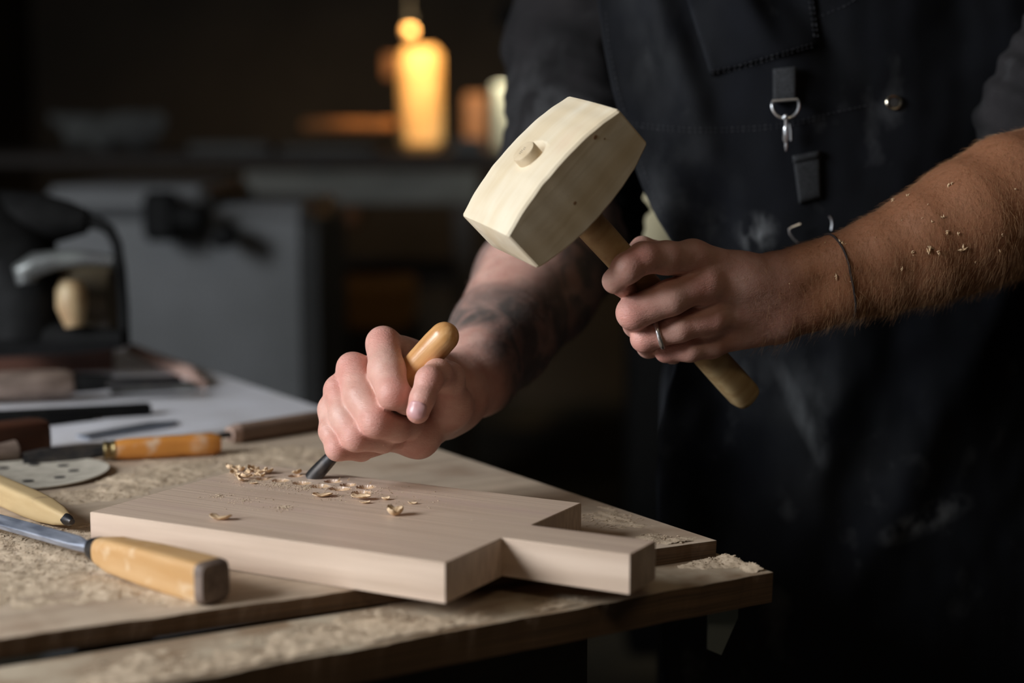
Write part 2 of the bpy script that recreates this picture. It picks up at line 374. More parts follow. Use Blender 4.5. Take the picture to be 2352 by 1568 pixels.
def hand_fn(palm, fingers, kp=.010, kj=.007, kf=.0035):
    """palm cones; fingers = [(proximal cones, distal cones)]: each finger melts into the palm but stays apart from its neighbours"""
    def f(p):
        bulk = len(p) > 50 and np.ptp(p[:, 0]) < .06
        pl = near(palm, p, .03) if bulk else palm
        dp = grp(p, pl, kp) if pl else np.full(len(p), .05)
        d = dp.copy()
        for prox, dist in fingers:
            if bulk and not near(prox + dist, p, .02): continue
            a = grp(p, prox, kf); A = smin(dp, a, kj)
            if dist: A = np.minimum(A, smin(a, grp(p, dist, kf), kf))
            kc = .0022 * np.minimum(np.clip((dp - A) / .003, 0, 1), np.clip((dp - d) / .003, 0, 1)); d = smin(d, A, kc)
        return d
    return f
# ================================================================== THE ROOM
def structure(name, lo, hi, m):
    o = MB().box(lo, hi).build(name, m, smooth=False); o['kind'] = 'structure'; return o
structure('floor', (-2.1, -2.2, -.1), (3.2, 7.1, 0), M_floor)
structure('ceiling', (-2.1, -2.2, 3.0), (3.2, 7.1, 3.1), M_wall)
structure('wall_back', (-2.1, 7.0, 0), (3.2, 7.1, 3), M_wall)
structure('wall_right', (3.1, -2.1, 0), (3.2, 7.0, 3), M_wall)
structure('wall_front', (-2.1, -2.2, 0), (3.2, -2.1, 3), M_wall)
wy0, wy1, wz0, wz1 = WIN_Y - .5, WIN_Y + .5, WIN_Z - .53, WIN_Z + .53
wl = MB(); X0, X1 = -2.1, WIN_X - .05
wl.box((X0, -2.1, 0), (X1, wy0, 3)); wl.box((X0, wy1, 0), (X1, 7.0, 3)); wl.box((X0, wy0, 0), (X1, wy1, wz0)); wl.box((X0, wy0, wz1), (X1, wy1, 3))
o = wl.build('wall_left', M_wall, smooth=False); o['kind'] = 'structure'
wf = MB()
for (a, b) in (((wy0, wz0), (wy0 + .04, wz1)), ((wy1 - .04, wz0), (wy1, wz1)), ((wy0 + .04, wz0), (wy1 - .04, wz0 + .04)), ((wy0 + .04, wz1 - .04), (wy1 - .04, wz1))):
    wf.box((X0 + .02, a[0], a[1]), (X0 + .08, b[0], b[1]))
o = wf.build('window_1', M_dark, smooth=False); o['kind'] = 'structure'
gl = bpy.data.materials.new('window glass'); gl.use_nodes = True
gb = gl.node_tree.nodes['Principled BSDF']; gb.inputs['Transmission Weight'].default_value = 1; gb.inputs['Roughness'].default_value = .05
MB().box((X0 + .045, wy0 + .04, wz0 + .04), (X0 + .05, wy1 - .04, wz1 - .04)).build('window_pane', gl, o, smooth=False)

# ================================================================== BENCH, SHEET, BOARD
C0 = G(1776, 1314, Z_BENCH); Cn = G(392, 1568, Z_BENCH)
bu = Cn - C0; bu /= np.linalg.norm(bu); bv = np.array([bu[1], -bu[0], 0]); bv = -bv if bv[1] < 0 else bv
def fuv(o, u, v, z): q = o + bu * u + bv * v; return (q[0], q[1], z)
def prism_uv(mb, org, u0, u1, v0, v1, z0, z1, nu=1, jit=0.0, v0f=None, v1f=None):
    """slab in bench axes with a slightly ragged front edge"""
    us = np.linspace(u0, u1, nu + 1); n = nu + 1
    jf = np.array([jit * (mnoise.noise(Vector((u * 25, v0 * 3 + z1, .3))) + .6 * mnoise.noise(Vector((u * 90, 2, .3)))) for u in us])
    A0 = v0f or (lambda u: v0); A1 = v1f or (lambda u: v1)
    v = [fuv(org, u, A0(u) + j, z1 - abs(j) * .2) for u, j in zip(us, jf)] + [fuv(org, u, A0(u) + j * .4 + abs(jit) * .3, z0) for u, j in zip(us, jf)]
    v += [fuv(org, u, A1(u), z1) for u in us] + [fuv(org, u, A1(u), z0) for u in us]
    f = []
    for i in range(nu):
        f += [(i, i + 1, n + i + 1, n + i), (2 * n + i, 2 * n + i + 1, i + 1, i), (2 * n + i + 1, 2 * n + i, 3 * n + i, 3 * n + i + 1), (n + i, n + i + 1, 3 * n + i + 1, 3 * n + i)]
    f += [(0, n, 3 * n, 2 * n), (n - 1, 2 * n + n - 1, 3 * n + n - 1, n + n - 1)]
    return mb.add(v, f)
BT_ = .0205
Mb = frame(C0, C0 + bu, (0, 0, 1))
bench = thing('workbench', 'rough old wooden workbench covered in sawdust with a worn square corner', 'workbench', Mb)
inv = Mb.inverted()
def in_bench(mb): mb.v = [tuple(inv @ Vector(q)) for q in mb.v]; return mb
def uvof(p, org): q = p - org; return float(q @ bu), float(q @ bv)
gA, gB = uvof(G(900, 1388, Z_BENCH), C0), uvof(G(0, 1532, Z_BENCH), C0)    # the gap behind the front plank opens to the left
plank_back = lambda u: .160 if u < gA[0] else gA[1] + (u - gA[0]) * (gB[1] - gA[1]) / (gB[0] - gA[0])
m = MB(); prism_uv(m, C0, 0, 1.45, 0, .165, Z_BENCH - BT_, Z_BENCH, 260, .0028, None, plank_back)
o = in_bench(m).build('front_plank', M_bench, bench, smooth=False); o.data.materials.append(M_edgeshade)
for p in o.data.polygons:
    if abs(p.normal.z) < .5: p.material_index = 1  # plank sides take the colour with shade painted in
for k in range(4):
    m = MB(); prism_uv(m, C0, 0, 1.45, .167 + k * .22, .385 + k * .22, Z_BENCH - BT_, Z_BENCH - .0006, 30, 0)
    in_bench(m).build('plank', M_bench, bench, smooth=False)
m = MB(); prism_uv(m, C0, .08, 1.35, .10, .14, Z_BENCH - .12, Z_BENCH - BT_); in_bench(m).build('rail', M_dark, bench, smooth=False)
for (u, v) in ((.09, .12), (1.3, .12), (.09, .95), (1.3, .95)):
    m = MB(); prism_uv(m, C0, u, u + .07, v, v + .07, 0, Z_BENCH - BT_); in_bench(m).build('leg', M_dark, bench, smooth=False)
# bent tin bracket hanging under the corner
q = [C0 + bu * .046 + bv * .010, C0 + bu * .016 + bv * .016]
za = Z_BENCH - BT_
m = MB(); a0, a1 = q; dz = .034
pts = [(a0[0], a0[1], za), (a1[0], a1[1], za), (a1[0], a1[1], za - dz * .35), ((a0 * .55 + a1 * .45)[0], (a0 * .55 + a1 * .45)[1], za - dz), (a0[0], a0[1], za - dz * .8)]
off = bv * .0015
vv = pts + [(p[0] + off[0], p[1] + off[1], p[2]) for p in pts]
m.add(vv, [(0, 1, 2, 3, 4), (9, 8, 7, 6, 5)] + [(i, (i + 1) % 5, 5 + (i + 1) % 5, 5 + i) for i in range(5)])
in_bench(m).build('bracket', mat('grey tin', (.22, .25, .24), .6, metal=.3), bench, smooth=False)

S0 = G(1646, 1241, Z_SHEET)
Ms = frame(S0, S0 + bu)
sB = uvof(G(0, 1466, Z_SHEET), S0); sheet_front = lambda u: max(0, u) * sB[1] / sB[0]
m = MB(); prism_uv(m, S0, 0, 1.30, 0, .56, Z_BENCH + .0002, Z_SHEET, 200, .0022, sheet_front)
invs = Ms.inverted(); m.v = [tuple(invs @ Vector(q)) for q in m.v]
o = m.build('plywood_sheet', M_ply, smooth=False, M=Ms); o.data.materials.append(M_edgeshade)
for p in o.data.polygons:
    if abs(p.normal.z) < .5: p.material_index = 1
tag(o, 'tan plywood sheet dusted with sawdust, lying on the bench under the cutting board', 'wood sheet')
# white sheet further back on the bench, bluish sky sheen put in its colour: its near edge is hidden behind the brown file
W0 = S0 + bv * .563
m = MB(); prism_uv(m, W0, 0, 1.25, 0, .72, Z_BENCH, Z_SHEET + .003, 60, .001)
Mw = frame(W0, W0 + bu); iw = Mw.inverted(); m.v = [tuple(iw @ Vector(q)) for q in m.v]
tag(m.build('white_panel', M_white, smooth=False, M=Mw), 'smooth bluish white panel lying on the far end of the bench behind the brown file', 'panel')

# the cutting board blank, local frame: X along the front edge, Y towards the back, top at z = 0
A = G(1022, 1293, Z_BOARD); Bc = G(207, 1175, Z_BOARD); Rc = G(1313, 1152, Z_BOARD)
ex = A - Bc; LEN = np.linalg.norm(ex); ex /= LEN; ey = np.array([-ex[1], ex[0], 0]); WID = float((Rc - A) @ ey)
Mbd = frame(Bc, A); THK = .0245
def loc(p): q = p - Bc; return float(q @ ex), float(q @ ey)
h1 = loc(G(1145, 1236, Z_BOARD)); h2 = loc(G(1452, 1272, Z_BOARD)); h3 = loc(G(1502, 1243, Z_BOARD)); h4 = loc(G(1213, 1203, Z_BOARD))
HY0 = (h1[1] + h2[1]) / 2; HY1 = (h3[1] + h4[1]) / 2; HX = (h2[0] + h3[0]) / 2
print('board', LEN, WID, h1, h2, h3, h4)
cxs = [loc(G(px, py, Z_BOARD)) for px, py in ((560, 1092), (850, 1135))]
xs = np.unique(np.round(np.concatenate([np.arange(0, LEN, .0030), np.arange(cxs[0][0] - .01, cxs[1][0] + .012, .0009), [LEN], np.arange(LEN, HX, .004), [HX]]), 6))
ys = np.unique(np.round(np.concatenate([np.arange(0, WID, .0030), [HY0, HY1, WID], np.arange(WID * .50, WID * .93, .0007)]), 6))
xs = xs[np.concatenate([[True], np.diff(xs) > .0002])]; ys = ys[np.concatenate([[True], np.diff(ys) > .0002])]
for arr, val in ((xs, LEN), (xs, HX), (ys, HY0), (ys, HY1), (ys, WID)): arr[np.argmin(abs(arr - val))] = val
inside = lambda x, y: (x < LEN) | ((y > HY0) & (y < HY1))
ii, jj = np.meshgrid(np.arange(len(xs) - 1), np.arange(len(ys) - 1), indexing='ij')
cin = inside((xs[ii] + xs[ii + 1]) / 2, (ys[jj] + ys[jj + 1]) / 2)
XX, YY = np.meshgrid(xs, ys, indexing='ij'); ZZ = np.zeros_like(XX); GM = np.zeros_like(XX)
# carved gouge cuts: (px, py, length, width, depth)
CUTS = [(645, 1103, .013, 0.0124, .0022), (694, 1109, .014, 0.0124, .0024), (735, 1116, .015, 0.0136, .0030), (781, 1122, .016, 0.0136, .0030), (800, 1113, .012, 0.0120, .0026),
        (765, 1105, .013, 0.0120, .0026), (841, 1118, .014, 0.0136, .0030), (831, 1131, .014, 0.0140, .0030), (680, 1092, .010, 0.0120, .002), (605, 1099, .011, 0.0120, .0018), (570, 1092, .011, 0.0120, .0018)]
for (px, py, l, wd, dp) in CUTS:
    cx, cy = loc(G(px, py, Z_BOARD)); q = (XX - cx) / (l / 2) ; r = (YY - cy) / (wd / 2)
    e = 1 - r * r - q * q; t = np.where(q < -.2, np.clip(e, 0, 1) ** .42, np.clip(e, 0, 1) ** .8 * (.62 - .45 * q))
    t = np.clip(t * 1.25, 0, 1.2); ZZ = np.minimum(ZZ, -dp * 1.25 * t) + .0004 * np.exp(-((e + .15) / .12) ** 2) * (q > .3); GM = np.maximum(GM, (e > -.02))
nid = -np.ones((len(xs), len(ys)), int); V_ = []; F_ = []; FM = []
def vid(i, j):
    if nid[i, j] < 0: nid[i, j] = len(V_); V_.append((xs[i], ys[j], ZZ[i, j]))
    return nid[i, j]
edge = {}
for i in range(len(xs) - 1):
    for j in range(len(ys) - 1):
        if cin[i, j]:
            q = (vid(i, j), vid(i + 1, j), vid(i + 1, j + 1), vid(i, j + 1)); F_.append(q); FM.append(1 if GM[i:i + 2, j:j + 2].all() else 0)
            for k in range(4):
                e = (q[k], q[(k + 1) % 4])
                if (e[1], e[0]) in edge: del edge[(e[1], e[0])]
                else: edge[e] = 1
be = list(edge); low = {}; b1 = {}
BV = .0006
bd = set(i for e in be for i in e)
def inset(v):
    x, y, z = v; sx = 0; sy = 0
    return x, y, z
for i in bd:
    x, y, z = V_[i]; low[i] = len(V_); V_.append((x, y, -THK))
    b1[i] = len(V_); V_.append((x, y, -BV))
for (a, b) in be:
    F_.append((b, a, b1[a], b1[b])); FM.append(0); F_.append((b1[b], b1[a], low[a], low[b])); FM.append(0)
for i in bd:
    x, y, z = V_[i]; nx = (-1 if x <= 1e-6 else 1 if (abs(x - LEN) < 1e-6 and not (HY0 < y < HY1)) or abs(x - HX) < 1e-6 else 0)
    ny = (-1 if y <= 1e-6 or (abs(y - HY0) < 1e-6 and x > LEN) else 1 if abs(y - WID) < 1e-6 or (abs(y - HY1) < 1e-6 and x > LEN) else 0)
    V_[i] = (x - nx * BV, y - ny * BV, z)
k = len(V_); V_ += [(0, 0, -THK), (LEN, 0, -THK), (LEN, HY0, -THK), (HX, HY0, -THK), (HX, HY1, -THK), (LEN, HY1, -THK), (LEN, WID, -THK), (0, WID, -THK)]
F_.append(tuple(range(k + 7, k - 1, -1))); FM.append(0)
o = mesh_obj('cutting_board', V_, F_, M_board, None, False, Mbd); o.data.materials.append(M_gouge)
o.data.polygons.foreach_set('material_index', FM)
tag(o, 'pale beech cutting board blank with a square handle, being carved on the bench', 'cutting board')

# ------------------------------------------------------------------ loose sawdust
def grains(mb, n, sampler, size=(.0003, .0008)):
    base = [(1, 0, 0), (-1, 0, 0), (0, 1, 0), (0, -1, 0), (0, 0, 1), (0, 0, -1)]
    tri = [(0, 2, 4), (2, 1, 4), (1, 3, 4), (3, 0, 4), (2, 0, 5), (1, 2, 5), (3, 1, 5), (0, 3, 5)]
    for _ in range(n):
        p = sampler()
        if p is None: continue
        r = random.uniform(*size) * random.choice((.6, 1, 1, 1.5)); a = random.random() * 6.28; c, s_ = math.cos(a), math.sin(a)
        e = random.uniform(.5, 2.2); v = []
        for (x, y, z) in base:
            x *= e; v.append((p[0] + r * (x * c - y * s_), p[1] + r * (x * s_ + y * c), p[2] + r * .5 * (z + .9)))
        mb.add(v, tri)
def dust_sheet(name, patches, z, step, label, ngr, keep=None, size=(.0003, .0008)):
    """patches: (px, py, radius, height) mounds of sawdust on the level z"""
    cs = [(G(px, py, z), r, h) for (px, py, r, h) in patches]
    lo = np.min([c[:2] - r * 1.3 for c, r, h in cs], 0); hi = np.max([c[:2] + r * 1.3 for c, r, h in cs], 0)
    gx = np.arange(lo[0], hi[0], step); gy = np.arange(lo[1], hi[1], step); X, Y = np.meshgrid(gx, gy, indexing='ij'); H = np.full(X.shape, -.0012)
    for c, r, h in cs:
        d = np.hypot(X - c[0], Y - c[1]) / r; H = np.maximum(H, h * (1.15 - d ** 1.2) - .0001)
    msk = H > -.0015
    nz = np.zeros(X.shape)
    for i, j in np.argwhere(H > -.0011):
        x, y = X[i, j], Y[i, j]
        nz[i, j] = .0018 * mnoise.noise(Vector((x * 45, y * 45, 1.7))) + .0012 * mnoise.noise(Vector((x * 130, y * 130, 4))) + .0006 * mnoise.noise(Vector((x * 420, y * 420, 9)))
    H = H + nz * .75
    if keep is not None: H = np.where(keep(X, Y), H, -1)
    on = H > 0; cell = on[:-1, :-1] | on[1:, :-1] | on[:-1, 1:] | on[1:, 1:]
    if keep is not None:
        kk = keep(X, Y); cell &= kk[:-1, :-1] & kk[1:, :-1] & kk[:-1, 1:] & kk[1:, 1:]
    idx = -np.ones(X.shape, int); mb = MB(); vs = []; fs = []
    for i, j in np.argwhere(cell):
        q = []
        for (a, b) in ((i, j), (i + 1, j), (i + 1, j + 1), (i, j + 1)):
            if idx[a, b] < 0: idx[a, b] = len(vs); vs.append((X[a, b], Y[a, b], z + max(H[a, b], -.0002)))
            q.append(idx[a, b])
        fs.append(tuple(q))
    mb.add(vs, fs)
    wts = [r * r for c, r, h in cs]
    def smp():
        c, r, h = random.choices(cs, wts)[0]; a = random.random() * 6.28; q = r * 1.25 * math.sqrt(random.random()); x = c[0] + q * math.cos(a); y = c[1] + q * math.sin(a)
        if keep is not None and not keep(np.array(x), np.array(y)): return None
        i = int((x - lo[0]) / step); j = int((y - lo[1]) / step)
        hh = H[i, j] if 0 <= i < X.shape[0] and 0 <= j < X.shape[1] else 0
        return x, y, z + max(hh, 0)
    grains(mb, ngr, smp, size)
    o = mb.build(name, M_dust, smooth=True, angle=60); tag(o, label, 'sawdust', kind='stuff'); return o
def on_sheet(X, Y):
    u = (X - S0[0]) * bu[0] + (Y - S0[1]) * bu[1]; v = (X - S0[0]) * bv[0] + (Y - S0[1]) * bv[1]
    x = (X - Bc[0]) * ex[0] + (Y - Bc[1]) * ex[1]; y = (X - Bc[0]) * ey[0] + (Y - Bc[1]) * ey[1]
    onb = (x > -.002) & (y > -.002) & (y < WID + .002) & (x < LEN + .002)
    onh = (x > 0) & (x < HX + .002) & (y > HY0 - .002) & (y < HY1 + .002)
    return (u > .004) & (v > .005 + u * sB[1] / sB[0]) & (v < .55) & ~onb & ~onh
def on_bench(X, Y):
    u = (X - C0[0]) * bu[0] + (Y - C0[1]) * bu[1]; v = (X - C0[0]) * bv[0] + (Y - C0[1]) * bv[1]
    vs_ = (S0 - C0) @ bv
    return (u > .003) & (v > .005) & (v < np.where(u < gA[0], vs_, gA[1] + (u - gA[0]) * (gB[1] - gA[1]) / (gB[0] - gA[0])) - .003)
dust_sheet('sawdust', [(330, 1100, .030, .0026), (265, 1130, .022, .0024), (430, 1075, .035, .0014), (180, 1140, .02, .002), (60, 1235, .04, .0022), (160, 1270, .045, .002), (60, 1330, .05, .0012),
    (260, 1350, .02, .0018), (400, 1370, .018, .0016), (620, 1050, .04, .0010), (1560, 1243, .012, .0012), (1500, 1238, .012, .001), (-60, 1250, .05, .002), (250, 1300, .02, .002), (1400, 1195, .02, .0004)],
    Z_SHEET, .0014, 'loose sawdust heaped on the plywood sheet around the cutting board', 5200, on_sheet)
dust_sheet('sawdust', [(1700, 1282, .022, .0052), (1650, 1270, .020, .0062), (1745, 1302, .013, .0040), (1590, 1285, .02, .0030), (500, 1540, .03, .0010), (300, 1560, .03, .0010), (1300, 1400, .02, .0006), (900, 1455, .03, .0008), (700, 1480, .03, .0006), (1050, 1440, .02, .0006)],
    Z_BENCH, .0011, 'crumbly sawdust along the bare front plank and corner of the bench', 2600, on_bench)
def on_board(X, Y):
    x = (X - Bc[0]) * ex[0] + (Y - Bc[1]) * ex[1]; y = (X - Bc[0]) * ey[0] + (Y - Bc[1]) * ey[1]
    return (x > .001) & (x < LEN - .001) & (y > .001) & (y < WID - .001)
mb = MB()
bp = [(650, 1165, .010, 260), (700, 1120, .022, 420), (640, 1112, .02, 420), (500, 1140, .012, 120), (560, 1150, .02, 120), (780, 1140, .03, 200), (860, 1130, .02, 100), (580, 1105, .02, 300), (950, 1150, .05, 120)]
for (px, py, r, n) in bp:
    c = G(px, py, Z_BOARD)
    def smp(c=c, r=r):
        a = random.random() * 6.28; q = r * abs(random.gauss(0, .6)); x, y = c[0] + q * math.cos(a), c[1] + q * math.sin(a)
        return (x, y, Z_BOARD) if on_board(np.array(x), np.array(y)) else None
    grains(mb, n, smp, (.00016, .00045))
tag(mb.build('sawdust', M_dust, smooth=False), 'sprinkle of fine dust grains on top of the cutting board', 'sawdust', kind='stuff')

# ------------------------------------------------------------------ shavings
def shaving(name, c, length, width, curl, rot, label, tilt=0.0, thick=.00035, seed=0, lift=0.0, cup=.3, parent=None, group=None, z=None, m_=None):
    """thin curled chip lying at c, its hollow upwards"""
    nu, nv = 14, 8; r_ = random.Random(seed); top = []; bot = []
    for i in range(nu + 1):
        t = i / nu; s = 2 * t - 1; wl_ = width * .5 * max(1e-3, (1 - abs(s) ** 2.2)) ** .6 * (1 + .18 * math.sin(9 * t + seed) + .10 * math.sin(23 * t + seed * 2))
        ang = s * curl; R = length / (2 * max(curl, .05)); x = R * math.sin(ang); zz = R * (1 - math.cos(ang))
        for j in range(nv + 1):
            q = 2 * j / nv - 1; y = wl_ * q; zc = zz + cup * wl_ * q * q + .0002 * r_.random() + .0008 * cup * math.sin(5 * t + seed) * q
            top.append((x, y, zc + thick)); bot.append((x, y, zc))
    n = nv + 1; v = top + bot; K = len(top); f = []
    for i in range(nu):
        for j in range(nv):
            a = i * n + j; f.append((a, a + n, a + n + 1, a + 1)); f.append((K + a, K + a + 1, K + a + n + 1, K + a + n))
    for i in range(nu):
        for j, s in ((0, 1), (nv, -1)):
            a = i * n + j; f.append((a, K + a, K + a + n, a + n) if s > 0 else (a + n, K + a + n, K + a, a))
    for j in range(nv):
        f.append((j, j + 1, K + j + 1, K + j)); a = nu * n + j; f.append((a + 1, a, K + a, K + a + 1))
    M = Matrix.Translation(V(c) + Vector((0, 0, lift))) @ Matrix.Rotation(rot, 4, 'Z') @ Matrix.Rotation(tilt, 4, 'X')
    o = mesh_obj(name, v, f, m_ or M_chip, parent, True, M)
    return tag(o, label, 'wood shaving', group)
def B(px, py): return G(px, py, Z_BOARD)
ZL = .0001
shaving('wood_shaving', B(741, 1141), .0150, .0085, .55, .15, 'thin oval shaving lying hollow side up just in front of the carved cuts', seed=1, cup=.35, lift=ZL)
shaving('wood_shaving', B(829, 1148), .0150, .0080, .5, -.2, 'oval shaving under the rightmost carved cuts, with a loose splinter beneath it', tilt=.12, seed=2, cup=.45, lift=.0012)
shaving('wood_shaving', B(838, 1156), .0080, .0040, .6, .1, 'narrow splinter poking out under the oval shaving right of the cuts', seed=3, lift=ZL)
shaving('wood_shaving', B(886, 1148), .0065, .0040, .9, .2, 'tiny curled crumb of wood right of the oval shavings', seed=4, lift=ZL, cup=.6)
shaving('wood_shaving', B(948, 1157), .0075, .0032, .5, -.3, 'tiny pale splinter farthest right on the cutting board', seed=5, lift=ZL)
shaving('wood_shaving', B(908, 1184), .0145, .0095, 1.25, .2, 'thick cupped pale shaving nearest the cutting board handle', seed=6, lift=ZL, cup=.9, thick=.0009)
shaving('wood_shaving', B(507, 1194), .0170, .0075, .75, -.1, 'flat out-of-focus shaving near the left front part of the cutting board', seed=7, lift=ZL, cup=.5)
shaving('wood_shaving', B(683, 1091), .0090, .0055, .8, .5, 'upturned shaving directly left of the carving gouge tip', tilt=-.5, seed=8, lift=.001, cup=.6)
shaving('wood_shaving', B(583, 1111), .0060, .0028, .4, .3, 'pale flake alone in front of the heap of curled shavings', seed=9, lift=ZL)
cl = [(524, 1080, .9, .9, 'darkest tightly curled shaving at the far left end of the shavings heap'), (536, 1090, .3, .3, None), (549, 1097, .5, -.5, None), (558, 1084, 1.1, .5, None), (572, 1092, .7, 1.1, None),
      (585, 1084, .5, .2, None), (590, 1096, .9, -.3, None), (604, 1098, 1.0, .5, None), (612, 1086, .8, -.7, None), (548, 1106, .6, .9, None), (566, 1100, .4, .0, None), (597, 1090, .5, 1.4, None), (540, 1082, .6, -1, None), (575, 1083, .8, 2, None), (619, 1089, .7, .4, None)]
for i, (px, py, cu, ro, lb) in enumerate(cl):
    shaving('wood_shaving', B(px, py), random.uniform(.006, .011), random.uniform(.0035, .006), cu + .3, ro * 2, lb or 'small curled shaving tangled in the heap left of the gouge', tilt=random.uniform(-.8, .8), seed=20 + i, lift=.0012, cup=.7, group=None if lb else 'curled shavings heaped left of the gouge')
# splinter lips standing at the ends of the cuts are part of the board
lp = MB()
for (px, py, a) in [(797, 1103, 1), (813, 1113, .6), (846, 1112, 1.2), (853, 1117, .4), (800, 1125, .8), (775, 1103, 1)]:
    c = B(px, py); lp.add([(c[0], c[1], Z_BOARD - .0005), (c[0] + .0012, c[1] + .0004, Z_BOARD - .0005), (c[0] + .0022 * a, c[1] + .001, Z_BOARD + .0026 * a), (c[0] + .0002, c[1] + .0012, Z_BOARD - .0005)], [(0, 1, 2), (1, 3, 2), (3, 0, 2), (0, 3, 1)])
imb = Mbd.inverted(); lp.v = [tuple(imb @ Vector(q)) for q in lp.v]
lp.build('raised_splinters', M_chip, bpy.data.objects['cutting_board'], smooth=False)

# ================================================================== MALLET
TOPC = P(1240, 371, 1.115); BUTT = P(1738, 922, 1.25)
hh = TOPC - BUTT; HLEN = np.linalg.norm(hh); hh /= HLEN
l0 = (RT * .668 + UP * .733 + FW * .126); ll = l0 - hh * (l0 @ hh); ll /= np.linalg.norm(ll); ww = np.cross(hh, ll)
if ww @ FW < 0: ww = -ww
# local: X = along head, Y = cross, Z = out of the head top along the handle
Mm = Matrix.Identity(4); yy = np.cross(hh, ll)
for i in range(3): Mm[i][0] = ll[i]; Mm[i][1] = yy[i]; Mm[i][2] = hh[i]; Mm[i][3] = TOPC[i]
sgn = 1 if ww @ yy > 0 else -1
mal = thing('mallet', 'pale wooden carving mallet with a blocky barrel-shaped head, swung above the bench', 'mallet', Mm)
HL, HW, HH, BU = .0550, .0370, .0342, .0075
v = []; f = []; nx, nw = 48, 10
def mprof(x, side):
    s = x / HL; e = abs(s) ** 2.2
    jig = .0005 * mnoise.noise(Vector((x * 90, side * 3, 1)))
    return (BU * (1 - e) + jig) if side > 0 else (-HH - BU * 1.1 * (1 - e) + jig)
for i in range(nx + 1):
    x = -HL + 2 * HL * i / nx; ring = []
    zt, zb = mprof(x, 1), mprof(x, -1); c = .0016; wv = HW * (1 - .03 * abs(x / HL) ** 2)
    wn = .0004 * mnoise.noise(Vector((x * 70, 5, 5)))
    dsh = .004 * max(0, (x / HL - .80) / .2) ** 1.0    # chipped far end corner on the near face
    def pt(y, z): v.append((x, y, z))
    ys_ = np.linspace(-wv + c, wv - c, nw)
    for y in ys_: pt(y, zt + .0008 * (1 - (y / wv) ** 2))
    zs_ = np.linspace(zt - c, zb + c, nw)
    for z in zs_: pt(wv + wn, z)
    for y in ys_[::-1]: pt(y, zb)
    for z in zs_[::-1]: pt(-wv - wn, z)
R = 4 * nw
for i in range(nx):
    for k in range(R): k2 = (k + 1) % R; f.append((i * R + k, i * R + k2, (i + 1) * R + k2, (i + 1) * R + k))
# slightly domed ends with an eased rim
for end, i0 in ((-1, 0), (1, nx)):
    prev = [i0 * R + k for k in range(R)]; zm = (mprof(end * HL, 1) + mprof(end * HL, -1)) / 2
    for (sc, dx) in ((.97, .0012), (.6, .0025), (.2, .0030)):
        cur = []
        for k in range(R): q = v[i0 * R + k]; cur.append(len(v)); v.append((end * (HL + dx), q[1] * sc, zm + (q[2] - zm) * sc))
        for k in range(R):
            k2 = (k + 1) % R; f.append((prev[k2], prev[k], cur[k], cur[k2]) if end < 0 else (prev[k], prev[k2], cur[k2], cur[k]))
        prev = cur
    f.append(tuple(prev[::-1]) if end > 0 and False else tuple(prev))
v = [(a - .0015, b, c) for a, b, c in v]
o = mesh_obj('head', v, f, M_mallet, mal, True)
import bmesh
def fixn(o):
    bm = bmesh.new(); bm.from_mesh(o.data); bmesh.ops.recalc_face_normals(bm, faces=bm.faces); bm.to_mesh(o.data); bm.free()
fixn(o); o.data.set_sharp_from_angle(angle=math.radians(30)); HEAD = o
# hole mouth: a dark slot round the tenon, modelled as a thin recessed ring
TX, TY = -.0035, 0.0
ring = MB(); seg = 32
zt0 = BU + .0009
# boolean-free: tenon stands in an oversized recess built as a ring of torn fibre
pts = [(TX + .0105 * math.cos(a), TY + .0098 * math.sin(a), zt0 - .0001) for a in np.linspace(0, 2 * math.pi, seg, endpoint=False)]
ht = HEAD.modifiers.new('hole', 'BOOLEAN')
cut = MB().loft([(-.02, .0108, .0104), (.02, .0108, .0104)], 32, Matrix.Translation((TX + .0040, TY, BU)) @ Matrix.Rotation(math.pi / 2, 4, 'Y')).build('cutter', M_hole, None, M=Mm)
fixn(cut); ht.object = cut; ht.operation = 'DIFFERENCE'; ht.solver = 'EXACT'
bpy.context.view_layer.update()
dg = bpy.context.evaluated_depsgraph_get(); me2 = bpy.data.meshes.new_from_object(HEAD.evaluated_get(dg))
if len(me2.polygons) > 500: HEAD.modifiers.clear(); HEAD.data = me2
else: HEAD.modifiers.clear()
bpy.data.objects.remove(cut)
HR = .0108
MB().loft([(-.0066, HR * .60, HR * .60), (-.0062, HR * .78, HR * .78), (-.0050, HR * .84, HR * .84), (.0198, HR * .84, HR * .84)], 28, Matrix.Translation((TX, TY, zt0)) @ Matrix.Rotation(math.pi / 2, 4, 'Y')).build('tenon', M_tenon, mal)
secs = [(.02, HR * .82, HR * .82), (.030, HR * .92, HR * .95), (.07, HR, HR * 1.05), (.12, HR * .98, HR * 1.0), (HLEN * .62, HR * .95, HR),
        (HLEN * .70, HR * 1.0, HR * 1.02, 2.6), (HLEN * .9, HR * 1.06, HR * 1.05, 3.2), (HLEN - .006, HR * 1.04, HR * 1.04, 3.2), (HLEN - .002, HR * .96, HR * .96, 3), (HLEN, HR * .78, HR * .78, 2.6)]
hd = MB().loft([(a, b, c, *(r or (2,))) for a, b, c, *r in secs], 28, Matrix.Translation((TX, TY, zt0)) @ Matrix.Rotation(math.pi / 2, 4, 'Y')).build('handle', M_mhandle, mal, angle=40)
def headface(px_x, z): return (px_x, -sgn * (HW * (1 - .03 * abs(px_x / HL) ** 2)), z)
for (x, z, r) in ((.030, .000, .0016), (-.010, -.021, .0014), (.034, -.006, .0007)):
    q = headface(x, z); MB().loft([(-.0006, r, r * .8), (.00025, r, r * .8), (.0003, r * .5, r * .4)], 12, Matrix.Translation(q) @ Matrix.Rotation(-sgn * math.pi / 2, 4, 'Z')).build('knot', M_knot, mal)
st = MB()   # small faded stamp strokes on the tenon end
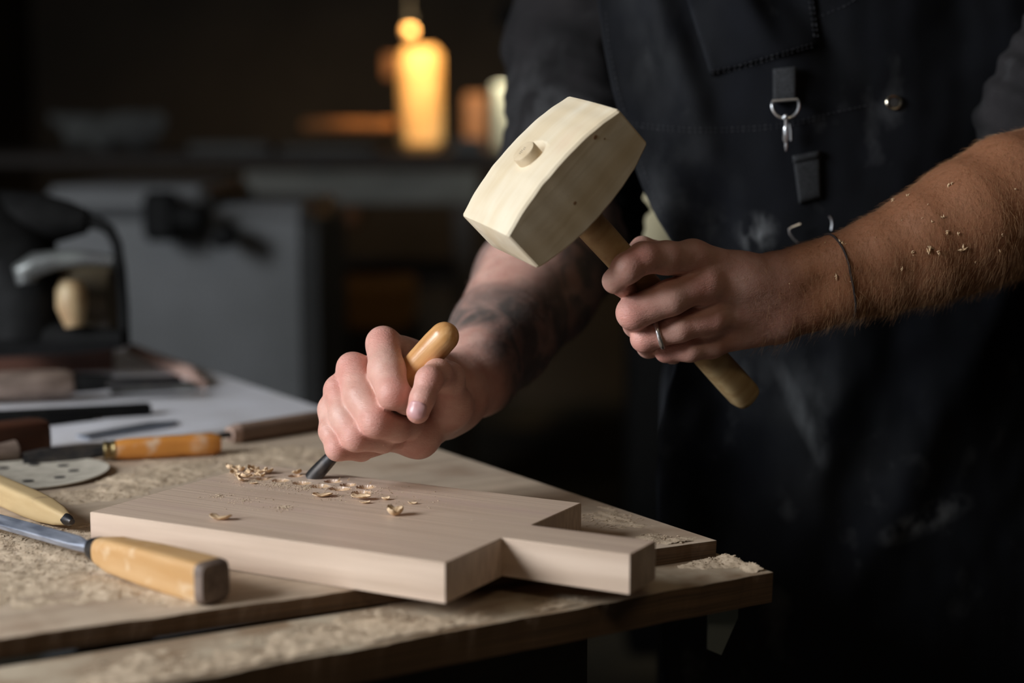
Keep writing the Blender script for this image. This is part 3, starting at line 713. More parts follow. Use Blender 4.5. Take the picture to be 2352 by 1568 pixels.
for i in range(5):
    x = TX - .003 + i * .0013; st.box((x, TY - .0006 - .0012 * (i % 2), zt0 + .0064), (x + .0004, TY + .0012 + .0006 * (i % 3), zt0 + .00668))
st.build('stamp', M_ink, mal, smooth=False)

# ================================================================== CARVING GOUGE in the other hand
TIP = G(712, 1101, Z_BOARD - .001); END = P(1040, 752, 1.150)
GL = float(np.linalg.norm(END - TIP)); Mg = frame(TIP, END)
gou = thing('carving_gouge', 'carving gouge with a glossy honey-brown rounded handle, held on the cutting board', 'gouge', Mg)
ng = 14; vv = []; ff = []
def gsec(x, r, th, roll=math.pi):
    o_ = []
    for s, rr in ((1, r), (-1, r - th)):
        rng_ = np.linspace(-1.25, 1.25, ng) if s > 0 else np.linspace(1.25, -1.25, ng)
        for a in rng_: o_.append((x, -rr * math.cos(a) + r * .55, rr * math.sin(a)))
    return o_
for x, r, th in ((.0, .0062, .0006), (.006, .0064, .0016), (.02, .0058, .0024), (.034, .0048, .0032), (.045, .0042, .0040)): vv += gsec(x, r, th)
K = 2 * ng
for i in range(4):
    for k in range(K): ff.append((i * K + k, i * K + (k + 1) % K, (i + 1) * K + (k + 1) % K, (i + 1) * K + k))
ff += [tuple(range(K - 1, -1, -1)), tuple(range(4 * K, 5 * K))]
o = mesh_obj('blade', vv, ff, M_dsteel, gou, True); fixn(o); o.data.set_sharp_from_angle(angle=math.radians(35))
MB().loft([(.040, .004, .004), (.060, .0055, .0055), (.062, .0075, .0075), (.070, .008, .008)], 20).build('ferrule', M_dsteel, gou)
R1 = .0102
prof = [(.068, .0082), (.072, .0088), (.095, R1 * .98), (GL - .05, R1), (GL - .018, R1 * 1.06), (GL - .010, R1 * 1.03)]
for a in np.linspace(.15, 1.5, 9): prof.append((GL - .010 + .011 * math.sin(a), R1 * 1.03 * max(math.cos(a), .05)))
MB().loft([(a, b, b) for a, b in prof], 32).build('handle', M_varn, gou)
# ================================================================== THE PERSON
# right arm (holding the gouge): palm bones, then fingers as traced joints
RW = (1075, 895, 1.262)
palmR = (chain([(880, 790, 1.182, 34), (1040, 870, 1.245, 52)]) + chain([(812, 850, 1.185, 33), (1040, 895, 1.245, 52)]) + chain([(778, 900, 1.185, 29), (1040, 920, 1.245, 52)]) +
         chain([(760, 945, 1.185, 25), (1020, 960, 1.235, 46)]) + chain([(830, 1000, 1.215, 28), (960, 1003, 1.190, 44), (1030, 940, 1.235, 54)]) +
         chain([(1030, 870, 1.175, 34), (1035, 935, 1.20, 46), (1045, 925, 1.24, 55)]) + chain([(905, 800, 1.205, 24), (1015, 850, 1.205, 28)]))
foreR = chain([(1050, 900, 1.245, 78), (1095, 860, 1.28, 92), (1150, 775, 1.35, 118), (1230, 655, 1.43, 143), (1295, 560, 1.50, 146), (1320, 470, 1.54, 135), (1310, 200, 1.58, 105), (1330, -200, 1.64, 115)])
fingR = [
 (chain([(880, 788, 1.180, 37), (888, 850, 1.158, 43), (903, 903, 1.140, 37)]), chain([(903, 903, 1.140, 36), (935, 922, 1.150, 29), (965, 925, 1.175, 24)])),
 (chain([(808, 843, 1.180, 34), (832, 912, 1.160, 41), (864, 968, 1.145, 37)]), chain([(864, 968, 1.145, 37), (912, 985, 1.158, 30), (960, 980, 1.185, 25)])),
 (chain([(775, 893, 1.180, 30), (792, 955, 1.165, 36), (818, 1003, 1.152, 33)]), chain([(818, 1003, 1.152, 33), (880, 1012, 1.165, 27), (930, 1005, 1.19, 24)])),
 (chain([(757, 938, 1.182, 25), (761, 990, 1.170, 28), (776, 1029, 1.160, 28)]), chain([(776, 1029, 1.160, 28), (830, 1034, 1.170, 24), (880, 1020, 1.195, 22)])),
 (chain([(1028, 868, 1.175, 36), (1005, 858, 1.150, 33), (986, 872, 1.132, 31)]), chain([(986, 872, 1.132, 31), (970, 915, 1.126, 28), (960, 946, 1.125, 27)])),
]
armR = hand_fn(palmR + foreR, fingR)
# left arm (swinging the mallet)
palmL = (chain([(1590, 592, 1.168, 40), (1700, 635, 1.19, 52), (1800, 640, 1.205, 56)]) + chain([(1622, 660, 1.170, 36), (1800, 665, 1.20, 55)]) + chain([(1636, 728, 1.182, 33), (1790, 700, 1.205, 56)]) +
         chain([(1636, 785, 1.197, 30), (1780, 735, 1.21, 56)]) + chain([(1690, 640, 1.225, 40), (1600, 610, 1.215, 34)]) +
         chain([(1574, 620, 1.184, 30), (1588, 650, 1.186, 30)]) + chain([(1588, 604, 1.178, 35), (1606, 660, 1.182, 34), (1612, 728, 1.192, 32), (1616, 780, 1.202, 28)]))
foreL = (chain([(1790, 640, 1.205, 58), (1860, 618, 1.205, 55), (1930, 605, 1.205, 64), (2020, 582, 1.21, 84), (2120, 545, 1.215, 106), (2220, 505, 1.225, 132), (2320, 463, 1.24, 146), (2430, 440, 1.27, 150)]) +
         chain([(1790, 715, 1.21, 58), (1860, 695, 1.21, 60), (1930, 668, 1.21, 64), (2020, 638, 1.22, 80), (2120, 592, 1.225, 104), (2220, 545, 1.235, 122), (2330, 505, 1.25, 130)]) +
         chain([(2310, 395, 1.23, 74), (2400, 400, 1.26, 110)]) + chain([(2430, 430, 1.28, 140), (2400, 100, 1.42, 120), (2330, -200, 1.54, 125)]))
fingL = [
 (chain([(1592, 594, 1.166, 40), (1530, 592, 1.150, 38), (1478, 592, 1.138, 36)]), chain([(1478, 592, 1.138, 36), (1440, 616, 1.132, 35), (1412, 645, 1.140, 27), (1440, 665, 1.170, 24)])),
 (chain([(1620, 650, 1.166, 38), (1540, 683, 1.158, 41), (1455, 718, 1.160, 39)]), chain([(1455, 718, 1.160, 38), (1462, 745, 1.190, 30), (1500, 745, 1.215, 26)])),
 (chain([(1636, 732, 1.178, 34), (1560, 752, 1.172, 33), (1480, 776, 1.176, 31)]), chain([(1480, 778, 1.176, 30), (1490, 795, 1.205, 26), (1530, 790, 1.23, 24)])),
 (chain([(1636, 792, 1.194, 29), (1585, 802, 1.188, 28), (1530, 806, 1.192, 25)]), chain([(1530, 806, 1.192, 25), (1545, 812, 1.215, 22), (1580, 800, 1.235, 20)])),
 (chain([(1720, 640, 1.232, 38), (1610, 600, 1.232, 32), (1530, 585, 1.222, 28)]), chain([(1530, 585, 1.222, 28), (1475, 570, 1.208, 26), (1455, 582, 1.20, 22)])),
]
armL = hand_fn(palmL + foreL, fingL)
SHR, SHL = P(1330, -200, 1.64), P(2330, -200, 1.54)
hipc = P(1925, 900, 1.56); neck = P(1830, -420, 1.60)
def body_low(p):
    pr = [(SHR, SHL, .055, .055), (P(1620, -100, 1.6), P(1800, 380, 1.58), .10, .075), (P(1800, 380, 1.58), hipc + RT * -.03, .075, .085), (P(2060, -100, 1.57), hipc + RT * .07, .10, .10), (neck, neck + np.array([0, -.02, .08]), .055, .052),
          (SHR, P(1320, 440, 1.545), .045, .038), (SHL, P(2420, 380, 1.30), .045, .04)]
    for s in (-1, 1):
        hp = hipc + RT * (.085 * s + .01); kn_ = np.array([hp[0] + .02 * s, hp[1] - .02, .50]); an = np.array([kn_[0], kn_[1] + .05, .09])
        pr += [(hp, kn_, .085, .058), (kn_, an, .055, .04), (an, an + np.array([0, -.14, -.04]), .04, .032)]
    d = grp(p, pr, .04)
    hc = neck + np.array([-.01, -.04, .19]); q = (p - hc) / np.array([.076, .098, .118]); L_ = np.linalg.norm(q, axis=1); hd_ = (L_ - 1) * .085
    nose = cone(p, (hc + np.array([0, -.095, .015]), hc + np.array([0, -.112, -.02]), .008, .013)); jaw = cone(p, (hc + np.array([0, -.03, -.07]), hc + np.array([0, -.07, -.085]), .045, .028))
    hd_ = smin(smin(hd_, jaw, .03), nose, .012)
    for s in (-1, 1): hd_ = smin(hd_, cone(p, (hc + np.array([.076 * s, .005, .02]), hc + np.array([.074 * s, 0, -.02]), .012, .008)), .008)
    for s in (-1, 1): hd_ = -smin(-hd_, cone(p, (hc + np.array([.032 * s, -.10, .012]), hc + np.array([.034 * s, -.10, .012]), .011, .011)), .008)
    hd_ = smin(hd_, cone(p, (hc + np.array([-.02, -.098, -.05]), hc + np.array([.02, -.098, -.05]), .006, .006)), .006)
    return smin(d, hd_, .02), hc
HC = body_low(np.zeros((1, 3)))[1]
def bounds(prims, pad=.02):
    A_ = np.array([c[0] for c in prims] + [c[1] for c in prims]); r = max(max(c[2], c[3]) for c in prims) + pad; return A_.min(0) - r, A_.max(0) + r
import time; t0 = time.time()
allR = palmR + foreR + sum([a + b for a, b in fingR], []); allL = palmL + foreL + sum([a + b for a, b in fingL], [])
lo, hi = bounds(allR); hi = np.minimum(hi, [9, 9, P(1320, 380, 1.45)[2]])
VR, QR = surface_net(armR, lo, hi, .00098)
lo, hi = bounds(allL); hi = np.minimum(hi, [9, 9, P(2352, 120, 1.3)[2]])
VL, QL = surface_net(armL, lo, hi, .00105)
lob = np.array([min(SHR[0], hipc[0]) - .15, 1.15, 0.02]); hib = np.array([SHL[0] + .15, 1.9, HC[2] + .15])
VB, QB = surface_net(lambda p: body_low(p)[0], lob, hib, .0085, 12)
print('sdf time', time.time() - t0, len(VR), len(VL), len(VB))
nR, nL = len(VR), len(VL)
person = np_mesh('person', np.concatenate([VR, VL, VB]), np.concatenate([QR, QL + nR, QB + nR + nL]), M_skin)
tag(person, 'person in black apron and rolled dark sleeves, carving with a gouge and raised mallet', 'person')
me = person.data
# knuckle redness, ink of the tattooed forearm, tan darkened for light falloff
tint = np.zeros((len(me.vertices), 4), np.float32); tint[:, 3] = 1
co = np.concatenate([VR, VL, VB])
def blob(c, r): return np.exp(-((co - c) ** 2).sum(1) / (r * r))
for (px, py, d) in [(868, 968, 1.14), (905, 903, 1.13), (820, 1003, 1.14), (776, 1029, 1.15), (880, 775, 1.17), (803, 835, 1.17), (770, 885, 1.17), (986, 872, 1.12), (1452, 722, 1.15), (1480, 778, 1.165), (1530, 806, 1.18),
                    (1470, 590, 1.125), (1620, 655, 1.15), (1636, 735, 1.16), (960, 946, 1.12)]:
    tint[:, 0] = np.maximum(tint[:, 0], blob(P(px, py, d), .014))
tint[:, 0] = np.maximum(tint[:, 0], .6 * blob(P(1850, 690, 1.19), .03))
def ss(x, a, b): t = np.clip((x - a) / (b - a), 0, 1); return t * t * (3 - 2 * t)
w0, w1 = P(1050, 900, 1.25), P(1230, 655, 1.43); ax = (w1 - w0) / np.linalg.norm(w1 - w0); tR = (co - w0) @ ax
isR = np.arange(len(co)) < nR
tat = ss(tR, .005, .03) * isR
for (px, py, d, r) in [(1150, 600, 1.36, .030), (1190, 560, 1.38, .026), (1060, 780, 1.27, .017), (1090, 770, 1.27, .012)]: tat *= 1 - .96 * np.clip(blob(P(px, py, d), r) * 1.8, 0, 1)
tint[:, 1] = tat
isL = (np.arange(len(co)) >= nR) & (np.arange(len(co)) < nR + nL)
tL = (co - P(1700, 660, 1.2)) @ ((P(2300, 460, 1.24) - P(1700, 660, 1.2)) / np.linalg.norm(P(2300, 460, 1.24) - P(1700, 660, 1.2)))
tint[:, 2] = ss(tL, -.01, .05) * isL
ca = me.color_attributes.new('tint', 'FLOAT_COLOR', 'POINT'); ca.data.foreach_set('color', tint.ravel())

# thumbnail
def surf(fn, o, d, tmax=.2):
    t = 0.0; o = np.array(o, float); d = np.array(d, float); d /= np.linalg.norm(d)
    for _ in range(60):
        s = float(fn((o + d * t)[None])[0])
        if s < 2e-4 or t > tmax: break
        t += max(s * .8, 1e-4)
    return o + d * t
def grad(fn, p):
    e = 5e-4; g_ = np.array([float(fn((p + e * np.eye(3)[i])[None])[0] - fn((p - e * np.eye(3)[i])[None])[0]) for i in range(3)]); return g_ / (np.linalg.norm(g_) + 1e-9)
axn = P(958, 950, 1.126) - P(974, 900, 1.128); axn /= np.linalg.norm(axn); sd = np.cross(axn, FW); sd /= np.linalg.norm(sd)
cn = P(959, 941, 1.126)
nv = []; nf = []; nu_, nvv = 12, 12
def nailpt(u, v):   # u along, v across in -1..1
    e = 2.6; L_ = .0066; W_ = .0068; r = (abs(u) ** e + abs(v) ** e) ** (1 / e)
    q = cn + axn * u * L_ + sd * v * W_
    s = surf(armR, q - FW * .03, FW, .05); return s
gr = []
for i in range(nu_ + 1):
    for j in range(nvv + 1):
        u, v_ = 2 * i / nu_ - 1, 2 * j / nvv - 1
        uu = u * math.sqrt(1 - v_ * v_ / 2.6); vw = v_ * math.sqrt(1 - u * u / 2.6); s = nailpt(uu, vw); ed = max(abs(u), abs(v_))
        nv.append(s - FW * (.0009 if ed < .95 else -.0006))
for i in range(nu_):
    for j in range(nvv): a = i * (nvv + 1) + j; nf.append((a, a + 1, a + nvv + 2, a + nvv + 1))
o = mesh_obj('thumbnail', nv, nf, M_nail, person, True); fixn(o); o['label'] = 'pink glossy thumbnail'

# ring on the mallet hand
ra, rb = P(1480, 778, 1.176), P(1560, 757, 1.172); rd = (rb - ra) / np.linalg.norm(rb - ra); rc = ra + (rb - ra) * .44
u1 = np.cross(rd, FW); u1 /= np.linalg.norm(u1); u2 = np.cross(rd, u1)
pts = []
fr_ = lambda p: grp(p, fingL[2][0] + fingL[2][1], .0035)
for a in np.linspace(0, 2 * math.pi, 40, endpoint=False):
    d = u1 * math.cos(a) + u2 * math.sin(a); q = rc + rd * 0; t = .004
    while float(fr_((q + d * t)[None])[0]) < 0 and t < .02: t += .0002
    pts.append(q + d * (t + .0003))
rg = MB(); v = []; 
for i, p in enumerate(pts):
    rdir = (p - rc) / np.linalg.norm(p - rc); wob = 1 + .12 * math.sin(i * 2.1)
    for (du, dr) in ((-.0017, 0), (-.0013, .0011), (0, .0016 * wob), (.0013, .0011), (.0017, 0), (0, -.0004)): v.append(p + rd * du + rdir * dr)
f = []
for i in range(40):
    for k in range(6): f.append((i * 6 + k, i * 6 + (k + 1) % 6, ((i + 1) % 40) * 6 + (k + 1) % 6, ((i + 1) % 40) * 6 + k))
o = mesh_obj('ring', v, f, M_silver, person, True); fixn(o); o['label'] = 'hammered silver ring'
# thin cord round the wrist
bc = P(1922, 628, 1.207); bax = P(1980, 640, 1.212) - P(1880, 640, 1.205); bax = bax / np.linalg.norm(bax)
# the cord slants: its plane is tilted across the wrist
pn = (bax + UP * .28); pn /= np.linalg.norm(pn); c1 = np.cross(pn, FW); c1 /= np.linalg.norm(c1); c2 = np.cross(pn, c1); pts = []
for a in np.linspace(0, 2 * math.pi, 60, endpoint=False):
    d = c1 * math.cos(a) + c2 * math.sin(a); t = .01
    while float(armL((bc + d * t)[None])[0]) < 0 and t < .08: t += .0006
    pts.append(bc + d * (t + .0003))
MB().tube(pts, .0008, 6, closed=True).build('wrist_cord', M_braid, person)

# arm hair
def hair(name, V3, n, length, m_, flow, wd, down, lab, zmask=None):
    idx = RNG.choice(len(V3), n * 3)
    mb_v = []; mb_f = []; cnt = 0
    nm = np.array([0., 0, 0])
    no = np.zeros(len(me.vertices) * 3, np.float32); me.vertices.foreach_get('normal', no); no = no.reshape(-1, 3)
    for i in idx:
        if cnt >= n: break
        p, g_ = zmask(i)
        if p is None: continue
        nrm = no[g_]
        if nrm @ FW > .35: continue
        cnt += 1
        fl = np.array(flow(p)); t = fl - nrm * (fl @ nrm); t /= (np.linalg.norm(t) + 1e-6)
        t = t + RNG.normal(0, .28, 3); L_ = length * random.uniform(.4, 1.2) * (1 - .5 * max(0, nrm[2]))
        d0 = t + nrm * .45; d0 /= np.linalg.norm(d0); d1 = t + nrm * .12 - np.array([0, 0, down]); d1 /= np.linalg.norm(d1)
        sdv = np.cross(d0, FW); sdv /= (np.linalg.norm(sdv) + 1e-6); sdv2 = np.cross(d0, sdv)
        cur = p - nrm * .0003; k0 = len(mb_v)
        for s in range(5):
            q = s / 4; wq = wd * (1 - .75 * q)
            for a in range(3): mb_v.append(cur + (sdv * math.cos(a * 2.094) + sdv2 * math.sin(a * 2.094)) * wq)
            cur = cur + (d0 * (1 - q) + d1 * q) * L_ / 4
        for s in range(4):
            for a in range(3): mb_f.append((k0 + s * 3 + a, k0 + s * 3 + (a + 1) % 3, k0 + s * 3 + 3 + (a + 1) % 3, k0 + s * 3 + 3 + a))
    o = np_mesh(name, mb_v, mb_f, m_, person, True); o['label'] = lab; o['kind'] = 'stuff'; return o
fdirL = P(1800, 665, 1.2) - P(2350, 470, 1.24); fdirL /= np.linalg.norm(fdirL)
def mL(i):
    t = tL[nR + i]; p = VL[i]
    if t < -.01 or (t < .05 and random.random() > .35 * ss(t, -.03, .05) + .05): return None, 0
    return p, nR + i
hair('arm_hair', VL, 20000, .0120, M_hairR, lambda p: fdirL * .35 + np.array([0, 0, -1.0]), .000068, .5, 'reddish blond forearm hair', mL)
fdirR = w0 - w1; fdirR /= np.linalg.norm(fdirR)
def mR(i):
    if tR[i] < .02: return None, 0
    return VR[i], i
hair('arm_hair', VR, 2500, .010, M_hairL, lambda p: fdirR * .6 + np.array([0, 0, -.8]), .00009, .4, 'dark hair on the tattooed forearm', mR)
# head hair
def hairfn(p):
    q = (p - HC - np.array([0, .012, .018])) / np.array([.086, .104, .118]); d = (np.linalg.norm(q, axis=1) - 1) * .09
    cutp = (p - HC) @ np.array([0, -.8, -.6]) - .035; return np.maximum(d, cutp)
Vh, Qh = surface_net(hairfn, HC - .16, HC + .16, .006, 12)
np_mesh('head_hair', Vh, Qh, M_head, person)

# ------------------------------------------------------------------ clothing
def nz3(p, s, seed=0.0): return np.array([mnoise.noise(Vector((a * s[0] + seed, b * s[1], c * s[2]))) for a, b, c in p])
elR = chain([(1335, -200, 1.64, 142), (1308, 120, 1.60, 122), (1310, 330, 1.56, 134), (1312, 450, 1.545, 136), (1322, 545, 1.52, 130)])
elL = chain([(2330, -240, 1.56, 160), (2420, 60, 1.42, 165), (2450, 250, 1.33, 168), (2455, 300, 1.30, 160)])
shp = [(SHR, SHL, .068, .068), (P(1640, -120, 1.6), P(1810, 380, 1.58), .125, .098), (P(1810, 380, 1.58), hipc + RT * -.03 + UP * .1, .098, .098), (P(2060, -120, 1.57), hipc + RT * .08 + UP * .1, .125, .11), (neck + np.array([0, .02, -.06]), neck + np.array([0, 0, .005]), .08, .064)]
def shirt_fn(p):
    pr = shp + elR + elL; d = grp(p, pr, .03)
    m_ = np.abs(d) < .02
    if m_.any() and len(p) < 20000:
        q = p[m_]; n1 = nz3(q, (9, 9, 16)); n2 = nz3(q, (22, 22, 44), 7)
        d = d.copy(); d[m_] += (1 - np.abs(n1) * 2.2) * -.008 + .0050 * n2
        # gathered folds round the rolled sleeves
        for (c_, r_, fr) in ((P(1330, 470, 1.54), .10, 340), (P(2440, 230, 1.33), .12, 300)):
            g_ = np.exp(-((q - c_) ** 2).sum(1) / r_ ** 2); d[m_] += g_ * .0030 * np.sin((q[:, 2] * fr + q[:, 0] * fr * .35) + n1 * 5)
    return d
cloth_sm = [(P(1745, 535, 1.33), (.021, .06, .020), .55, (110, 110, 50)), (P(2150, 1205, 1.36), (.055, .08, .016, -.35), .50, (70, 70, 60)), (P(1850, 960, 1.34), (.010, .06, .07, -.45), .40, (60, 60, 20)), (P(1560, 500, 1.33), (.06, .08, .09), .10, (30, 30, 30)),
            (P(1790, 870, 1.34), (.07, .07, .05), .16, (25, 25, 12)), (P(1560, 1020, 1.36), (.03, .09, .09), .14, (12, 12, 12)), (P(2000, 1000, 1.33), (.15, .07, .10), .09, (20, 20, 9)), (P(1520, 120, 1.34), (.06, .07, .12), .10, (20, 20, 10))]
M_apron = cloth_mat('black denim', (.0065, .0072, .0100), (.004, .0044, .0056), cloth_sm)
M_shirt = cloth_mat('faded black shirt cotton', (.022, .020, .021), (.009, .0085, .009), [(P(1240, 240, 1.5), (.06, .1, .09), .12, (60, 60, 20))])
b0, b1_ = bounds(shp + elR + elL, .02); Vs, Qs = surface_net(shirt_fn, b0, b1_, .0040, 16)
o = np_mesh('shirt', Vs, Qs, M_shirt, person); o['label'] = 'faded black shirt with rolled sleeves'
print('shirt', time.time() - t0, len(Vs))
def trou(p):
    pr = []
    for s in (-1, 1):
        hp = hipc + RT * (.085 * s + .01); kn_ = np.array([hp[0] + .02 * s, hp[1] - .02, .50]); an = np.array([kn_[0], kn_[1] + .05, .10]); pr += [(hp, kn_, .092, .075), (kn_, an, .073, .062)]
    return grp(p, pr, .02)
Vt, Qt = surface_net(trou, (hipc[0] - .3, 1.3, .03), (hipc[0] + .35, 1.9, hipc[2] + .12), .008, 12); np_mesh('trousers', Vt, Qt, M_trouser, person)
sh = MB()
for s in (-1, 1):
    hp = hipc + RT * (.085 * s + .01); x = hp[0] + .02 * s; y = hp[1] + .03
    sh.loft([(-.06, .03, .03, 2.4, x, .032), (-.05, .045, .045, 2.6, x, .045), (.05, .048, .05, 2.6, x, .05), (.15, .045, .035, 2.4, x, .035), (.20, .025, .02, 2.2, x, .022)], 20, Matrix.Translation((0, y, 0)) @ Matrix.Rotation(-math.pi / 2, 4, 'Z') @ Matrix.Scale(-1, 4, (0, 1, 0)))
o = sh.build('shoes', M_black, person); fixn(o)

# apron: a hanging sheet in front of the torso, defined as depth over (x, z)
AXC = .235
def apron_y(x, z, off=0.0):
    y = 1.345 + .85 * (x - AXC) ** 2 - .10 * max(0, z - 1.25) * 0 
    lz = z - 1.15
    y += .030 * math.exp(-((lz + .07) / .20) ** 2) * 0
    # folds: soft ridges running diagonally from the left bib down towards the waist seam
    for (x0, z0, sl, wdt, amp, za, zb) in ((.085, .19, -.35, .016, -.012, .0, .35), (.125, .20, -.62, .014, -.010, .06, .4), (.16, .20, -.70, .018, .010, .06, .4), (.20, -.05, .15, .03, -.006, -.5, .05), (.06 + .07, -.1, -.06, .030, -.012, -.6, .0),
                                        (.30, -.12, .28, .03, -.008, -.6, .02), (.36, .1, .2, .03, .006, -.3, .3), (.115, -.2, .0, .022, -.014, -.7, -.06), (.17, -.2, .05, .03, .010, -.7, -.04), (.40, -.15, .5, .025, -.008, -.4, .05)):
        t = (x - (x0 + sl * (lz - z0))) / wdt
        k = math.exp(-t * t) * (1 / (1 + math.exp(-(lz - za) * 45))) * (1 / (1 + math.exp((lz - zb) * 45))); y += amp * k
    y += .004 * mnoise.noise(Vector((x * 14, z * 7, 2))) + .0018 * mnoise.noise(Vector((x * 45, z * 30, 5)))
    # seam pinch at the waist
    sz = .147 + .10 * (x - .17) ** 2 - .04 * (x - .17)
    y += .0022 * math.exp(-((lz - sz) / .004) ** 2)
    return y + off
def AP(px, py, off=0.0):
    d = 1.33
    for _ in range(12):
        q = P(px, py, d); d += (apron_y(q[0], q[2], off) - q[1]) * .9
    return P(px, py, d)
left = [(-300, 1390), (0, 1372), (100, 1385), (200, 1405), (285, 1428), (340, 1442), (430, 1475), (500, 1508), (560, 1545), (640, 1570), (720, 1568), (800, 1556), (850, 1546), (900, 1530), (1000, 1514), (1100, 1508), (1200, 1510), (1300, 1516), (1500, 1525), (2100, 1560)]
lp_ = np.array(left, float); pys = np.concatenate([np.arange(-300, 1400, 11), np.arange(1400, 2101, 35)]); NXA = 120; v = []; f = []
for py in pys:
    x0 = np.interp(py, lp_[:, 0], lp_[:, 1])
    for i in range(NXA + 1): v.append(AP(x0 + (2440 - x0) * i / NXA, py))
N1 = NXA + 1; n0 = len(v)
dn = np.array([0, .0022, 0]); v += [q + dn for q in v]
for r in range(len(pys) - 1):
    for i in range(NXA):
        a = r * N1 + i; f.append((a, a + N1, a + N1 + 1, a + 1)); f.append((n0 + a, n0 + a + 1, n0 + a + N1 + 1, n0 + a + N1))
for r in range(len(pys) - 1):
    a = r * N1; f.append((a, n0 + a, n0 + a + N1, a + N1)); a += NXA; f.append((a, a + N1, n0 + a + N1, n0 + a))
apron = np_mesh('apron', v, f, M_apron, person); apron['label'] = 'black denim work apron rubbed with dust'
def strip(name, pa, m_, off, th=.0014, nu=14, nv=10, parent=apron, label=None):
    """pa = four corner pixels (tl, tr, br, bl) of a cloth piece laid on the apron"""
    tl, tr, br, bl = [np.array(q, float) for q in pa]; v = []; f = []
    for j in range(nv + 1):
        for i in range(nu + 1):
            s, t = i / nu, j / nv; q = (tl * (1 - s) + tr * s) * (1 - t) + (bl * (1 - s) + br * s) * t; e = 0 if 0 < i < nu and 0 < j < nv else th * .4
            v.append(AP(q[0], q[1], -off + e))
    n = nu + 1; K = len(v); v += [q + np.array([0, th, 0]) for q in v]
    for j in range(nv):
        for i in range(nu): a = j * n + i; f.append((a, a + n, a + n + 1, a + 1)); f.append((K + a, K + a + 1, K + a + n + 1, K + a + n))
    for i in range(nu):
        f.append((i, i + 1, K + i + 1, K + i)); a = nv * n + i; f.append((a + 1, a, K + a, K + a + 1))
    for j in range(nv):
        a = j * n; f.append((a + n, a, K + a, K + a + n)); a += nu; f.append((a, a + n, K + a + n, K + a))
    o = np_mesh(name, v, f, m_, parent); fixn(o)
    if label: o['label'] = label
    return o
pocket = strip('chest_pocket', ((1540, -120), (1862, -120), (1880, 104), (1632, 172)), M_apron, .0042, .003, 30, 26)
def stitches(name, lines, parent, off=.0022, dash=.0028, gap=.0016, r=.00028, m_=None):
    mb = MB()
    for ln in lines:
        W_ = []
        for k in range(len(ln) - 1):
            n = max(2, int(np.hypot(ln[k + 1][0] - ln[k][0], ln[k + 1][1] - ln[k][1]) / 3.5))
            for i in range(n): s = i / n; W_.append(AP(ln[k][0] * (1 - s) + ln[k + 1][0] * s, ln[k][1] * (1 - s) + ln[k + 1][1] * s, -off))
        acc = 0; cur = []
        for a, b in zip(W_[:-1], W_[1:]):
            acc += np.linalg.norm(b - a)
            if (acc % (dash + gap)) < dash: cur.append(a)
            else:
                if len(cur) > 1: mb.tube(cur, r, 5)
                cur = []
        if len(cur) > 1: mb.tube(cur, r, 5)
    o = mb.build(name, m_ or M_thread, parent); o['kind'] = 'stuff'; return o
stitches('stitching', [[(1637, 162), (1700, 150), (1790, 122), (1878, 96)], [(1637, 170), (1700, 158), (1790, 130), (1880, 104)], [(1855, -20), (1872, 98)], [(1864, -20), (1880, 98)]], pocket, .0052)
stitches('stitching', [[(1440, 279), (1500, 287), (1580, 294), (1660, 294), (1740, 290), (1800, 284), (1900, 262), (2000, 240)], [(1440, 287), (1500, 296), (1580, 303), (1660, 303), (1740, 299), (1800, 292), (1900, 270)], [(1392, 30), (1398, 100), (1418, 200), (1440, 275)], [(1878, 40), (1945, 12), (1990, -20)], [(1455, 330), (1490, 420), (1525, 500)]], apron, .0008)
# webbing loop with D-ring and snap hook
strip('webbing_loop', ((1776, 158), (1830, 152), (1828, 232), (1776, 238)), M_web, .0075, .003)
strip('webbing_strap', ((1822, 362), (1884, 350), (1886, 455), (1836, 468)), M_web, .0035, .003)
strip('webbing_fold', ((1821, 358), (1883, 346), (1883, 362), (1822, 374)), M_web, .0055, .003, 10, 4)
def arc(cx, cy, rx, ry, a0, a1, n, off): return [AP(cx + rx * math.cos(a), cy + ry * math.sin(a), -off) for a in np.linspace(a0, a1, n)]
o = MB().tube(arc(1804, 240, 31, 32, -.25, math.pi + .05, 24, .010) + [AP(1774, 232, -.010), AP(1832, 228, -.010)], .0011, 8, closed=True).build('d_ring', M_nickel, apron); o['label'] = 'shiny half-round metal ring'
hk = MB(); hk.sphere(tuple(AP(1804, 268, -.012)), .0021, 12, 8)
a_, b_ = AP(1805, 272, -.011), AP(1805, 292, -.010); hk.tube([a_, b_], .0014, 10)
hk.tube([AP(1805, 290, -.010), AP(1804, 296, -.010), AP(1804, 322, -.010), AP(1805, 328, -.010)], [.0016, .0022, .0020, .0012], 10)
hk.tube([AP(1805, 326, -.010), AP(1805, 336, -.010), AP(1805, 347, -.010)], [.0011, .0013, .0004], 8)
hk.tube([AP(1800, 296, -.0115), AP(1799, 322, -.0115)], .0005, 6)
o = hk.build('snap_hook', M_nickel, apron)
MB().tube([AP(1813, 284, -.011), AP(1816, 300, -.011), AP(1816.5, 323, -.011)], [.0004, .0007, .0007], 8).build('hook_gate', M_nickel, o)
